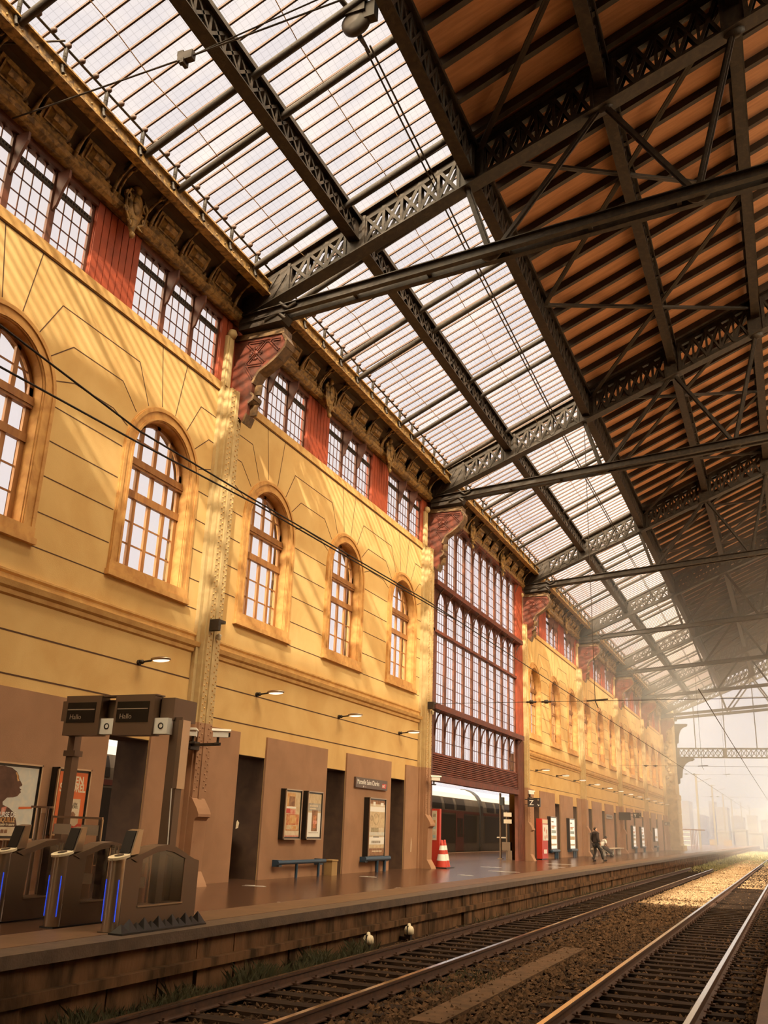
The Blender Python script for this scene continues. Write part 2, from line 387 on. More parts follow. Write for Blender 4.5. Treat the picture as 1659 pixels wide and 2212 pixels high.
for i in range(-1, 7):
    for s in (-1, 1):
        if (i == 6 and s == 1) or (i == 1 and s == 1) or (i == 2 and s == -1): continue
        lab = 'narrow red plank strip %s the roof truss foot %s' % ('before' if s < 0 else 'after', 'over the '+['ticket gates far left','gates pilaster','cone','Z sign','walking man','Y sign','X sign','stone pier'][i+1])
        y = B(i)+s*.37
        if hp0 is None: hp0 = pier(lab, y, .37)
        else: dup(hp0, (W-.02, y, 0), lab)

# tall glazed bay over the opening to the next platform
i = 1; t = thing('window_60', 'tall red glazed bay of many narrow lights above the train opening', 'window', (W, B(1), 0), kind='structure')
f = MB()
ys = [1.1+1.205*k for k in range(11)]
f.box(-.25,.12,-.1,.75,0,14.0); 
for y in ys:
    f.box(-.04,.04,y-.13,y+.13,4.12,13.9)
    for z in (10.62, 5.72, 13.85):                       # curved arms under the ledges
        pts = [(.05,z-.95),(.08,z-.5),(.18,z-.2),(.36,z)]; 
        for (a,za),(b_,zb) in zip(pts, pts[1:]): f.bar((a,y,za), (b_,y,zb), .05, .05, (0,1,0))
f.build('mullions', M['mull'], t)
f = MB(); f.box(-.1,.36,.3,13.6,10.62,10.82); f.box(-.1,.36,.3,13.6,5.72,5.94); f.box(-.1,.12,.3,13.2,8.81,8.93); f.box(-.15,.25,.3,13.6,13.85,14.05)
f.build('ledges', M['redd'], t)
for z0, z1, mm in ((-.02,5.8,'corner'),(5.8,14.0,'red')):
    f = MB(); f.box(-.06,.1,13.12,14.45,z0,z1)
    for k in range(6): f.box(.1,.13,13.15+k*.215,13.33+k*.215,z0+.02,z1-.04)
    f.build('corner_pier', M[mm], t)
b = MB(); p = MB()
edges = [.75]+ys+[13.12]
for a, c in zip(edges, edges[1:]):
    a += .13; c -= .13 if c < 13 else 0
    if c-a < .1: continue
    for j in (1, 2): b.box(-.008,.004,a+(c-a)*j/3-.013,a+(c-a)*j/3+.013,4.12,13.85)
    for zs in ([4.62,5.08], [6.4,6.82,7.24,7.68,8.1,8.5], [9.3,9.72,10.1], [11.25,11.68,12.1,12.53,12.95,13.35]):
        for z in zs: b.box(-.008,.004,a,c,z-.014,z+.014)
    for zt, ht in ((10.62,.55), (5.72,.3), (13.85,.4)):   # pierced tracery and rounded heads
        m_ = (a+c)/2; r = (c-a)/2; pa = arc(m_, zt-ht, r, 180, 0, 10)
        for q in range(10): p.hexa([(-.01,pa[q][0],min(pa[q][1],zt)),(-.01,pa[q+1][0],min(pa[q+1][1],zt)),(-.01,pa[q+1][0],zt),(-.01,pa[q][0],zt)], [(.015,pa[q][0],min(pa[q][1],zt)),(.015,pa[q+1][0],min(pa[q+1][1],zt)),(.015,pa[q+1][0],zt),(.015,pa[q][0],zt)])
b.build('glazing_bars', M['mull'], t); p.build('arched_heads', M['mull'], t)
MB().box(-.01,.0,.4,13.2,4.12,13.9).build('glass', M['glassw'], t)
l = MB(); l.box(-.1,.04,.3,13.12,3.3,4.15)
for k in range(10): l.extr([(.04,0),(.10,-.01),(.10,.03),(.04,.075)], (0,.3,3.36+k*.078), (1,0,0), (0,0,1), (0,12.82,0))
l.build('louvred_shutter', M['redd'], t)
MB().box(-.2,.14,.3,13.3,3.08,3.32).build('bottom_beam', M['redd'], t)

# riveted pilasters with casing at the foot and red console under each truss
def pilaster(label, i):
    y = B(i)-.12; t = thing('riveted_pilaster', label, 'pilaster', (W, y, 0))
    for z0, z1, m, nm in ((3.48,11.95,'pil','shaft'), (0,3.48,'dado','painted_foot')):
        s = MB(); s.box(0,.22,-.33,.33,z0,z1); s.box(.22,.28,-.27,.27,z0,z1); s.box(0,.1,-.45,.45,z0,z1); s.box(.28,.31,-.06,.06,z0,z1)
        s.build(nm, M[m], t)
    r = MB(); lo = MB(); z = 2.0
    rv = lambda y, z: (lo if z < 3.46 else r).lathe((.28,y,z), [(.026,0),(.022,.012),(.0,.02)], 6, 'x')
    while z < 11.9:
        for yy in (-.22,-.13,.13,.22): rv(yy, z+(.07 if abs(yy) < .2 else 0))
        z += .145
    r.build('rivets', M['mould'], t); lo.build('rivets', M['dado'], t)
    pr = [(0,1.95),(.12,1.93),(.3,1.82),(.44,1.62),(.5,1.5),(.5,1.44),(.44,1.42),(.40,1.36),(.38,.3),(.42,.24),(.52,.08),(.56,0),(0,0)]
    s = MB(); s.extr(pr, (0,-.29,0), (1,0,0), (0,0,1), (0,.5,0))
    s.box(.38,.395,-.2,.12,.9,.93); s.box(.38,.395,-.2,.12,.55,.58)
    for k in range(5):
        for z in (1.02, 1.12, 1.2): s.box(.38,.392,-.2+k*.08,-.18+k*.08,z,z+.02)
    s.build('foot_casing', M['dado'], t)
    pg = [(.02,13.62),(1.46,13.5),(1.58,13.26),(1.55,13.1),(1.33,12.85),(1.05,12.64),(.8,12.49),(.7,12.31),(.65,12.18),(.63,11.9),(.72,11.82),(.7,11.72),(.57,11.62),(.55,11.32),(.46,11.08),(.28,11.3),(.1,11.4),(.02,11.6)]
    k = MB(); k.extr(pg, (0,.08,0), (1,0,0), (0,0,1), (0,.34,0)); cs = k.build('console', M['redd'], t)
    e = MB(); P = pg[1:15]; e.ring([(a,.25,b) for a, b in P], w=.40, h=.06, up=(0,0,1)); e.box(-.02,1.5,.04,.46,13.5,13.66)
    e.build('console_edge', M['trim'], cs)
    d = MB(); y0 = .07
    for a, b in (((.4,13.36),(.95,12.74)), ((.95,13.36),(.4,12.74)), ((.4,12.72),(.86,12.70)), ((1.08,13.36),(1.36,13.04)), ((.42,12.66),(.64,12.3)), ((.4,13.40),(1.4,13.36))):
        for o in (-.03, .03):
            n_ = Vector((b[1]-a[1], 0, a[0]-b[0])).normalized()*o
            d.bar((a[0]+n_.x,y0,a[1]+n_.z), (b[0]+n_.x,y0,b[1]+n_.z), .03, .03, (0,1,0))
    d.ell((.675,y0,13.05), (.07,.04,.07))
    for a, b in ((.15,0),(-.15,0),(0,.15),(0,-.15)):
        d.ell((.675+a,y0,13.05+b), (.05,.03,.05), 8, 4)
        for s in (-1, 1): d.ell((.675+a+s*(.05 if b else .02),y0,13.05+b+s*(.05 if a else .02)), (.03,.025,.03), 6, 4)
    d.build('raised_ornament', M['redd'], cs)
    u = MB(); u.box(0,.10,-.42,-.12,11.95,13.45); u.box(.02,.13,-.36,-.2,12.0,13.4); u.lathe((.1,-.25,13.55), [(0,-.15),(.1,-.1),(.14,0),(.1,.1),(0,.15)], 10)
    u.build('peeling_upper_strip', M['pil'], t)
    return t
PL = ['riveted cream pilaster standing behind the ticket gates', 'riveted cream pilaster next to the traffic cone', 'riveted pilaster beside the Z sign',
      'riveted pilaster just left of the walking man', 'riveted pilaster beside the blank dark sign', 'riveted pilaster between the Y sign and the X sign', 'last riveted pilaster, touching the stone end pier']
p0 = pilaster(PL[0], 0)
for i in range(1, 7): dup(p0, (W, B(i)-.12, 0), PL[i])
dup(p0, (W, B(-1)-.12, 0), 'riveted pilaster outside the left edge of the view')

# upper cornice of each bay: dark cove, gilt frieze with coffers and horns, gutter beam
def cornice(label, i):
    t = thing('cornice', label, 'cornice', (W, B(i), 0), kind='structure'); L = PITCH
    c = MB(); c.box(-.3,.08,0,L,13.98,15.25)
    pf = [(.05,14.25),(.08,14.5),(.2,14.72),(.45,14.85),(.95,14.9),(.95,15.0),(.05,15.05)]
    c.extr(pf, (0,0,0), (1,0,0), (0,0,1), (0,L,0)); c.build('cove', M['cove'], t)
    m = MB(); m.extr([(0,13.98),(.18,13.96),(.26,14.02),(.3,14.1),(.24,14.14),(.22,14.24),(.26,14.28),(.05,14.3)], (0,0,0), (1,0,0), (0,0,1), (0,L,0)); m.build('frieze_moulding', M['gilt'], t)
    g = MB(); g.box(.86,.98,0,L,14.70,15.02); g.box(.80,1.04,0,L,14.68,14.72); g.box(.84,1.06,0,L,15.0,15.04)
    k = .3
    while k < L: g.lathe((.98,k,14.86), [(.03,0),(.02,.02),(0,.025)], 6, 'x'); k += .38
    g.build('gutter_beam', M['gilt'], t)
    cf = MB()
    o = Vector((.14,0,14.3)); u = Vector((0,1,0)); v = Vector((.2,0,.42)).normalized(); n_ = v.cross(u)*-1
    def slab(y0,y1,a,b,d): 
        cf.hexa([o+u*y0+v*a, o+u*y1+v*a, o+u*y1+v*b, o+u*y0+v*b], [o+u*y0+v*a+n_*d, o+u*y1+v*a+n_*d, o+u*(y1)+v*b+n_*d, o+u*y0+v*b+n_*d])
    if n_.x < 0: n_ = -n_
    slab(-.42,.42,.02,.5,.05); slab(-.34,.34,.1,.44,.09)
    cf.hexa([o+u*-.3+v*.13+n_*.09, o+u*.3+v*.13+n_*.09, o+u*.3+v*.4+n_*.09, o+u*-.3+v*.4+n_*.09], [o+u*-.2+v*.2+n_*.17, o+u*.2+v*.2+n_*.17, o+u*.2+v*.33+n_*.17, o+u*-.2+v*.33+n_*.17])
    for s in (-1, 1):
        cf.ell(o+u*s*.43+v*.06+n_*.06, (.07,.05,.07), 6, 4); cf.ell(o+u*s*.3+v*-.02+n_*.05, (.06,.05,.05), 6, 4); cf.ell(o+u*s*.12+v*-.04+n_*.05, (.05,.07,.05), 6, 4)
    cme = cf.mesh('coffer', M['gilt'])
    hb = MB(); pts = [(.18,14.12),(.28,14.26),(.33,14.4),(.44,14.56),(.58,14.68),(.72,14.78)]; rr = [.05,.05,.045,.03,.02,.045]
    for (a, za), (b, zb), r0, r1 in zip(pts, pts[1:], rr, rr[1:]): hb.cyl((a,0,za), (b,0,zb), r0, r1, 6)
    hb.cyl((.72,0,14.78), (.88,0,14.9), .055, .0, 6)
    hme = hb.mesh('scroll_horn', M['gilt'])
    s3 = (CELL-1.3)/3
    for g3 in range(3):
        for q in range(3): put('coffer', cme, t, (0, g3*CELL+.65+(q+.5)*s3, 0))
        for q in range(4): put('scroll_horn', hme, t, (0, g3*CELL+.65+q*s3, 0))
    return t
c0 = None
CN = dict(BAYNAME)
for i in BAYS:
    lab = 'coffered gilt cornice and gutter '+BAYNAME[i]
    if c0 is None: c0 = cornice(lab, i)
    else: dup(c0, (W, B(i), 0), lab)

def cartouche(label, y):
    t = thing('gilt_cartouche', label, 'ornament', (W, y, 0))
    s = MB(); s.ell((.30,0,14.2), (.13,.27,.42), 14, 10); s.build('shield', M['gilt'], t)
    s = MB(); s.ell((.40,0,14.25), (.07,.16,.28), 12, 8)
    for sg in (-1, 1):
        s.ring([(.36,sg*(.3+.08*math.cos(a)),14.35+.1*math.sin(a)) for a in [k*PI/4 for k in range(8)]], True, .05, .05)
        s.ring([(.36,sg*(.3+.05*math.cos(a)),14.0+.07*math.sin(a)) for a in [k*PI/4 for k in range(8)]], True, .04, .04)
        s.tube([(.3,sg*.1,14.62),(.36,sg*.24,14.55),(.38,sg*.36,14.3),(.36,sg*.3,13.95),(.34,sg*.14,13.8)], .03, 6)
    s.build('strapwork', M['gilt'], t)
    for sg in (-1, 1):
        v = MB(); v.tube([(.2,sg*.42,14.1),(.26,sg*.47,14.4),(.42,sg*.5,14.62),(.62,sg*.52,14.76)], .035, 6)
        v.tube([(.68+.11*(1-k/14)*math.cos(k*.75),sg*.52,14.78+.11*(1-k/14)*math.sin(k*.75)) for k in range(13)], .03, 6)
        v.build('volute', M['gilt'], t)
    d = MB(); d.cyl((.32,0,13.85), (.34,0,13.5), .14, .03, 8); d.cyl((.34,.1,13.8), (.46,.2,13.66), .05, .01, 6); d.cyl((.34,-.1,13.8), (.46,-.2,13.62), .05, .01, 6)
    d.ell((.36,0,13.5), (.07,.07,.09), 8, 5); d.tube([(.36,-.12,13.7),(.46,-.2,13.6),(.46,-.26,13.68),(.4,-.24,13.72)], .028, 6); d.ell((.32,.02,14.68), (.12,.14,.1), 8, 5)
    d.build('leaf_drop', M['gilt'], t)
    return t
ca = None
for i in BAYS:
    for k in (1, 2):
        lab = '%s gilt scrolled cartouche on the cornice %s' % (['nearer', 'farther'][k-1], BAYNAME[i])
        if ca is None: ca = cartouche(lab, B(i)+CELL*k)
        else: dup(ca, (W, B(i)+CELL*k, 0), lab)
# ------------------------------------------------------------------ roof
XG0, XG1 = -11.78, -5.85       # skylight from gutter to edge girder
RIDGE = 13.0
def skylight(label, i):
    t = thing('skylight', label, 'skylight', (0, B(i), 0), kind='structure')
    g = MB(); z0, z1 = roofz(XG0)+.09, roofz(XG1)+.09
    g.hexa([(XG0,0,z0),(XG1,0,z1),(XG1,PITCH,z1),(XG0,PITCH,z0)], [(XG0,0,z0+.01),(XG1,0,z1+.01),(XG1,PITCH,z1+.01),(XG0,PITCH,z0+.01)])
    g.build('glass', M['glassr'], t)
    b = MB().bar((XG0,0,roofz(XG0)+.05), (XG1,0,roofz(XG1)+.05), .04, .05); b.ell((-11.42,0,roofz(-11.42)+.0), (.09,.06,.06), 6, 4)
    bm_ = b.mesh('glazing_bar', M['redd2'])
    for k in range(37): put('glazing_bar', bm_, t, (0, .2+k*.4, 0))
    MB().cyl((-11.45,0,roofz(-11.45)-.03), (-11.45,PITCH,roofz(-11.45)-.03), .028, n=6).build('eaves_rod', M['iron'], t)
    h = MB(); h.tube([(-11.45,0,roofz(-11.45)),(-11.46,.01,15.15),(-11.5,.05,14.98)], .045, 6); h.tube([(-11.5,0,14.98),(-11.45,.0,14.8),(-11.42,0,14.74)], .035, 6)
    hm = h.mesh('hanger', M['iron'])
    for k in range(12): put('hanger', hm, t, (0, .6+k*1.2, 0))
    r = MB(); a = (-11.95,0,14.78); m_ = (-9.0,0,roofz(-9.0)-.28); e = (-5.9,0,roofz(-5.9)-.25)
    r.cyl(a, m_, .085, n=8); r.cyl(m_, e, .085, n=8); r.cyl((-11.9,0,14.8), (-12.05,0,14.72), .085, .02, 8)
    rm = r.mesh('tube_rafter', M['iron'])
    for y in (1.0, CELL-.62, CELL+.62, 2*CELL-.62, 2*CELL+.62, PITCH-1.0): put('tube_rafter', rm, t, (0, y, 0))
    return t
M['redd2'] = mat('red_brown_glazing_bar', (.06,.026,.015), .6)
s0 = None
for i in BAYS:
    lab = 'wired glass roof strip '+BAYNAME[i]
    if s0 is None: s0 = skylight(lab, i)
    else: dup(s0, (0, B(i), 0), lab)

def lattice(mb, y0, y1, top, bot, cell, planes, w=.075, th=.02, ax='y'):
    """crossed flats with uprights between two chords; top/bot give z along the run, planes the offsets of each web"""
    n = max(1, round((y1-y0)/cell)); d = (y1-y0)/n
    for off in planes:
        P = (lambda a, z: (off, a, z)) if ax == 'y' else (lambda a, z: (a, off, z))
        up = (1,0,0) if ax == 'y' else (0,1,0)
        for k in range(n):
            a, b = y0+k*d, y0+(k+1)*d
            mb.bar(P(a,bot(a)), P(b,top(b)), w, th, up); mb.bar(P(a,top(a)), P(b,bot(b)), w, th, up)
            mb.bar(P(a,bot(a)), P(a,top(a)), w*.9, th*1.2, up)
def girder(name, label, x, depth, i, wide=.42):
    t = thing(name, label, 'girder', (x, B(i), 0)); zt = roofz(x)-.02; zb = zt-depth
    MB().box(-wide/2,wide/2,0,PITCH,zt-.03,zt).box(-.06,.06,0,PITCH,zt-.17,zt-.03).box(-wide/2,-wide/2+.03,0,PITCH,zt-.12,zt).box(wide/2-.03,wide/2,0,PITCH,zt-.12,zt).build('top_chord', M['iron'], t)
    MB().box(-wide*.36,wide*.36,0,PITCH,zb,zb+.03).box(-.05,.05,0,PITCH,zb+.03,zb+.14).build('bottom_chord', M['iron'], t)
    for o in (-.1, .1):
        l = MB(); lattice(l, .35, PITCH-.35, lambda a: zt-.1, lambda a: zb+.08, .52, (o,), .07); l.build('lattice_web', M['iron'], t)
    e = MB()
    for a, b in ((0,.4),(PITCH-.4,PITCH)): e.box(-.12,.12,a,b,zb,zt-.02)
    e.build('end_plate', M['iron'], t)
    return t
lines = [('under the middle of the glass roof', .68), ('where the glass meets the boards', 1.0), ('next under the boarded roof', .8), ('farther up the boarded roof', .8)]
for (ph, dep), x in zip(lines, GX):
    g0 = None
    for i in BAYS:
        lab = 'lattice girder %s, %s' % (ph, BAYNAME[i].replace('above the wall posters and station name board','above the wall posters'))
        if g0 is None: g0 = girder('lattice_girder', lab, x, dep, i)
        else: dup(g0, (x, B(i), 0), lab)

def truss(label, y, gable=False):
    t = thing('roof_truss', label, 'roof truss', (0, y, 0)); XE = RIDGE
    top = lambda x: roofz(x); bot = lambda x: 14.11+.408*(x+12.22)
    c = MB(); c.bar((-12.2,0,top(-12.2)-.02), (XE,0,top(XE)-.02), .42, .035); c.bar((-12.2,0,top(-12.2)-.13), (XE,0,top(XE)-.13), .16, .2)
    c.build('top_chord', M['iron'], t)
    c = MB(); c.bar((-12.3,0,bot(-12.3)), (XE,0,bot(XE)), .42, .035); c.bar((-12.3,0,bot(-12.3)+.1), (XE,0,bot(XE)+.1), .16, .2); c.build('bottom_chord', M['iron'], t)
    for x0, x1 in ((-12.3,-10.9),(-9.35,-8.75),(-6.25,-5.55),(-2.85,-2.25),(.25,.85)):
        w = MB()
        for o in (-.11, .11):
            w.hexa([(x0,o-.01,bot(x0)),(x1,o-.01,bot(x1)),(x1,o-.01,top(x1)-.1),(x0,o-.01,top(x0)-.1)], [(x0,o+.01,bot(x0)),(x1,o+.01,bot(x1)),(x1,o+.01,top(x1)-.1),(x0,o+.01,top(x0)-.1)])
        for x in (x0+.04, x1-.04): w.bar((x,0,bot(x)), (x,0,top(x)-.1), .3, .08, (1,0,0))
        if x0 < -12:                                     # ribs on the end plate
          for k in range(3): w.bar((-12.1+k*.35,-.13,bot(-12.1+k*.35)+.1), (-11.6+k*.35,-.13,top(-11.6+k*.35)-.2), .05, .03, (0,1,0))
        w.build('web_plate', M['iron'], t)
    for x0, x1 in ((-10.9,-9.35),(-8.75,-6.25),(-5.55,-2.85),(-2.25,.25),(.85,6.0)):
        for o in (-.1, .1): l = MB(); lattice(l, x0, x1, lambda a: top(a)-.15, lambda a: bot(a)+.1, .46, (o,), .085, .02, 'x'); l.build('lattice_web', M['iron'], t)
    tie = lambda x: 14.02+.0865*(x+12)
    c = MB()
    for o in (-.13, .13):
        c.bar((-12.25,o,tie(-12.25)), (XE,o,tie(XE)), .07, .26); c.bar((-12.25,o*1.4,tie(-12.25)-.12), (XE,o*1.4,tie(XE)-.12), .14, .025); c.bar((-12.25,o*1.4,tie(-12.25)+.12), (XE,o*1.4,tie(XE)+.12), .14, .025)
    for k in range(12): x = -11+k*2; c.box(x-.05,x+.05,-.13,.13,tie(x)-.08,tie(x)+.08)
    c.build('tie_beam', M['iron'], t)
    c = MB(); c.extr([(-12.3,13.7),(-11.0,13.78),(-10.9,13.95),(-12.3,14.05)], (0,-.2,0), (1,0,0), (0,0,1), (0,.4,0))
    c.tube([(-11.1,-.2,14.3),(-10.85,-.2,14.1),(-10.6,-.2,14.22)], .05, 6); c.tube([(-11.5,-.2,13.85),(-11.1,-.2,14.0),(-10.9,-.2,13.8)], .05, 6)
    c.build('foot_shoe', M['iron'], t)
    for a, b in (((-6.0,bot(-6.0)), (-5.4,tie(-5.4))), ((-5.3,tie(-5.3)), (-2.6,bot(-2.6)+.1)), ((-2.5,bot(-2.5)), (-.6,tie(-.6))), ((-.6,tie(-.6)), (.5,bot(.5)))):
        c = MB(); c.bar((a[0],0,a[1]), (b[0],0,b[1]), .07, .12, (0,1,0)); c.bar((a[0],0,a[1]), (b[0],0,b[1]), .16, .04, (0,1,0))
        c.ell((b[0],0,b[1]), (.28,.12,.2), 8, 5); c.build('strut', M['iron'], t)
    if gable:
        b = MB(); b.box(-11.3,XE,-.2,.2,10.66,10.82); b.box(-11.3,XE,-.2,.2,9.72,9.86)
        for x in (-6.1, .4): b.box(x-.2,x+.2,-.12,.12,9.8,10.7)
        b.box(-11.3,-10.9,-.12,.12,9.8,10.7); b.build('tie_girder_chords', M['iron'], t)
        b = MB()
        for x0, x1 in ((-10.9,-6.3),(-5.9,.2),(.6,9)): lattice(b, x0, x1, lambda a: 10.66, lambda a: 9.86, .5, (-.1,.1), .07, .02, 'x')
        b.build('tie_girder_lattice', M['iron'], t)
        for x in (-9.1, -5.95, -2.72, .5): MB().cyl((x,0,10.8), (x,0,bot(x)), .06, n=6).build('hanging_rod', M['iron'], t)
        MB().bar((-6.0,0,16.3), (XE,0,16.3), .06, .08).build('horizontal_rod', M['iron'], t)
        c = MB()
        for z0, s in ((13.45,1), (9.7,.9)):              # curved brackets against the pier
            pts = [(-11.35,z0),(-9.9 if s < 1 else -10.3,z0)]+[(-10.0-1.1+1.1*math.cos(a)+(0 if s < 1 else -.25), z0-1.35+1.15*math.sin(a)) for a in [PI*.5-k*PI*.0 for k in range(1)]]
            q = [(-11.35,z0),(-9.4,z0),(-9.3,z0-.12),(-9.5,z0-.3)]+[(-9.5-1.2*math.sin(a), z0-.3-1.4*(1-math.cos(a))) for a in [k*PI/16 for k in range(1,9)]]+[(-10.75,z0-2.1),(-11.0,z0-2.2),(-11.0,z0-2.7),(-11.35,z0-2.9)]
            if s == 1: q = [(x if x < -11 else -11.35+(x+11.35)*.75, z) for x, z in q]
            c.extr(q, (0,-.12,0), (1,0,0), (0,0,1), (0,.24,0))
        c.build('corner_bracket', M['iron'], t)
    return t
TN = ['nearest complete roof truss, sprung from the pilaster behind the ticket gates', 'roof truss sprung from the pilaster next to the traffic cone', 'roof truss over the Z sign', 'roof truss over the walking man',
      'roof truss over the blank dark sign', 'roof truss between the Y and X signs', 'last roof truss before the open gable']
t0 = truss(TN[0], B(0)-.05)
for i in range(1, 7): dup(t0, (0, B(i)-.05, 0), TN[i])
dup(t0, (0, B(-1)-.05, 0), 'roof truss above the viewer, mostly outside the view')
truss('open gable truss with lattice tie girder against the bright sky', 110.3, True)

# boarded roof on joists, braced between the girders
def boarded(label, i, y0=None, L=PITCH):
    y0 = B(i) if y0 is None else y0
    t = thing('ceiling', label, 'ceiling', (0, y0, 0), kind='structure')
    b = MB(); x0, x1 = -5.86, 8.6
    b.hexa([(x0,0,roofz(x0)+.1),(x1,0,roofz(x1)+.1),(x1,L,roofz(x1)+.1),(x0,L,roofz(x0)+.1)], [(x0,0,roofz(x0)+.16),(x1,0,roofz(x1)+.16),(x1,L,roofz(x1)+.16),(x0,L,roofz(x0)+.16)])
    b.build('boarding', M['boards'], t)
    j = MB().bar((-5.75,0,roofz(-5.75)-.02), (8.5,0,roofz(8.5)-.02), .15, .24); jm = j.mesh('joist', M['irond'])
    for k in range(int(L/1.138)): put('joist', jm, t, (0, .57+k*1.138, 0))
    for h in (0, 1):
        for s in (0, 1):
            a = (-5.8, h*PITCH/2+s*PITCH/2); c = (.55, h*PITCH/2+(1-s)*PITCH/2); mb = MB()
            mb.bar((a[0],a[1],roofz(a[0])-.35), (c[0],c[1],roofz(c[0])-.35), .14, .05); mb.bar((a[0],a[1],roofz(a[0])-.32), (c[0],c[1],roofz(c[0])-.32), .03, .12)
            mb.build('cross_brace', M['irond'], t)
    return t
b0 = None
for i in [-2]+list(BAYS):
    lab = 'dark boarded roof slope '+(BAYNAME.get(i) or 'over the viewer')
    if b0 is None: b0 = boarded(lab, i)
    else: dup(b0, (0, B(i), 0), lab)
r = MB()                       # unseen rest of the roof, with openings added to let sun and sky in
def slope(x0, z0, x1, z1, y0, y1, mb): mb.hexa([(x0,y0,z0),(x1,y0,z1),(x1,y1,z1),(x0,y1,z0)], [(x0,y0,z0+.08),(x1,y0,z1+.08),(x1,y1,z1+.08),(x0,y1,z0+.08)])
zr = roofz(RIDGE)
slope(-5.86, roofz(-5.86)+.1, 8.6, roofz(8.6)+.1, -34, B(-2), r)
slope(XG0, roofz(XG0)+.1, -5.86, roofz(-5.86)+.1, -34, B(-1), r)
slope(8.6, roofz(8.6)+.1, 13, zr+.1, -34, 4.5, r)
slope(13, zr+.1, 31.85, zr+.1-SL*18.85, -34, 11, r); slope(24, zr+.1-SL*11, 31.85, zr+.1-SL*18.85, 11, 42, r); slope(13, zr+.1, 31.85, zr+.1-SL*18.85, 40, 110, r)  # opening left in the far slope to throw light on the wall
g = MB(); slope(31.85, zr+.1-SL*18.85, 37.8, zr+.1-SL*24.8, 30, 110, g); slope(31.85, zr+.1-SL*18.85, 37.8, zr+.1-SL*24.8, -34, 30, r); tag(g.build('skylight', M['glassr']), 'glass roof strip over the opposite wall', 'skylight', kind='structure')
g = MB(); g.box(38.5,39.3,-34,110,-.8,16).box(37.6,38.6,-34,110,14.5,15.3); tag(g.build('wall_right', M['plaster']), 'opposite ochre wall of the hall', 'wall', kind='structure')
g = MB(); g.box(W-1,39.3,-35,-34,-.8,27); tag(g.build('wall_back', M['plaster']), 'closed end of the hall behind the viewer', 'wall', kind='structure')
tag(r.build('ceiling', M['boards']), 'far boarded roof slope beyond the ridge, openings added to let light in', 'ceiling', kind='structure')
# stone pier closing the wall at the open end
s = thing('end_pier', 'massive sandy stone pier at the open end of the hall', 'pier', (0,0,0))
b = MB(); b.box(W-1.2,-11.25,107.3,110.9,5.6,15.9); b.box(W-1.2,-11.1,107.2,111.0,5.2,5.7); b.build('shaft', M['stone'], s)
b = MB()
for k in range(7): b.box(W-1.2,-11.15+(.05 if k == 0 else 0),107.25-(.1 if k == 0 else 0),110.95,k*.75,k*.75+.68); b.box(W-1.2,-11.22,107.3,110.9,k*.75+.68,k*.75+.75)
b.box(W-1.2,-10.85,107.0,111.2,-.02,.5); b.build('rusticated_base', M['stone'], s)
b = MB()
for k in range(14):
    b.ell((-11.6+random.uniform(-.5,.25),107.25,6.3+k*.38), (.22,.08,.2), 7, 5)
b.build('carved_relief', M['stone'], s)
# ------------------------------------------------------------------ platforms, track, ground
import numpy as np
PE = -7.5                      # platform edge
RT = -.60                      # rail top
g = MB(); g.quad((-70,-30,-.80),(75,-30,-.80),(75,420,-.80),(-70,420,-.80))
tag(g.build('ground', M['ballast']), 'brown ballast bed under the tracks', 'ground', kind='structure')
f = MB(); f.box(-18.9,PE-.25,-14,108,-.12,0); f.box(-16,PE-.25,108,260,-.12,0)
tag(f.build('floor', M['floor']), 'wet brown asphalt platform along the hall wall', 'platform', kind='structure')
f = MB(); f.box(PE-1.25,PE-.42,-14,260,-.1,.012)
tag(f.build('floor_band', M['coping']), 'paler strip along the platform edge', 'platform', kind='structure')
f = MB(); f.box(PE-.42,PE,-14,260,-.13,.008)
tag(f.build('platform_coping', M['band']), 'grey edge coping of the platform', 'kerb', kind='structure')
f = MB(); f.box(PE-.6,PE-.09,-14,260,-.40,-.12); f.box(PE-.6,PE+.03,-14,260,-.50,-.39)
y = -14; random.seed(5)
while y < 120:
    L = random.uniform(.7,1.5); d = random.uniform(-.05,.015); f.box(PE-.6,PE-.03+d,y,y+L-.04,-.82,-.50)
    f.box(PE-.6,PE-.075+d*.5,y+.02,y+L-.02,-.39,-.14); y += L
f.box(PE-.6,PE-.09,120,260,-.82,-.5)
tag(f.build('wall_platform', M['block'], None), 'stained block side wall of the platform', 'wall', kind='structure')
m = MB(); cr = [(-11.6,19.3,.55),(-8.8,15.8,.42),(-11.5,25.5,.5),(-8.85,21.7,.45),(-10.1,33.5,1.1),(-9.6,40.5,.7),(-10.6,44.4,1.2),(-11.4,36.8,.8),(-9.9,29.5,.5)]
for n, (x, y, L) in enumerate(cr):
    mb = MB(); mb.extr([(0,0),(L,.02),(L*.8,.16),(L*.3,.06)], (x,y,.003), (1,.25,0), (-.25,1,0), (0,0,.003)); mb.extr([(0,.22),(L*.45,.2),(L*.4,.27)], (x,y,.003), (1,.25,0), (-.25,1,0), (0,0,.003))
    lab = ['below the wall posters','on the platform edge past the gates','below the tall light-box','on the platform edge below the posters','across from the train opening','at the edge beyond the cone','before the signal post','beside the cone','at the edge below the tall light-box'][n]
    tag(mb.build('floor_marking', M['white']), 'worn white floor marking '+lab, 'marking', 'worn white floor markings')
m = MB(); m.box(-.42,38.5,-34,22,-.25,0); tag(m.build('floor_opposite', M['coping']), 'edge of the platform the viewer stands on', 'platform', kind='structure')
m = MB(); m.box(-.42,38.5,22,150,-.25,0); m.box(-.36,38,-34,150,-.82,-.25)
tag(m.build('floor_opposite', mat('bounce_floor_pale', (.5,.38,.25), .7, col2=(.42,.3,.19))), 'unseen pale floor added on the right to bounce light into the hall', 'platform', kind='structure')  # unseen pale floor added to bounce light onto roof and wall
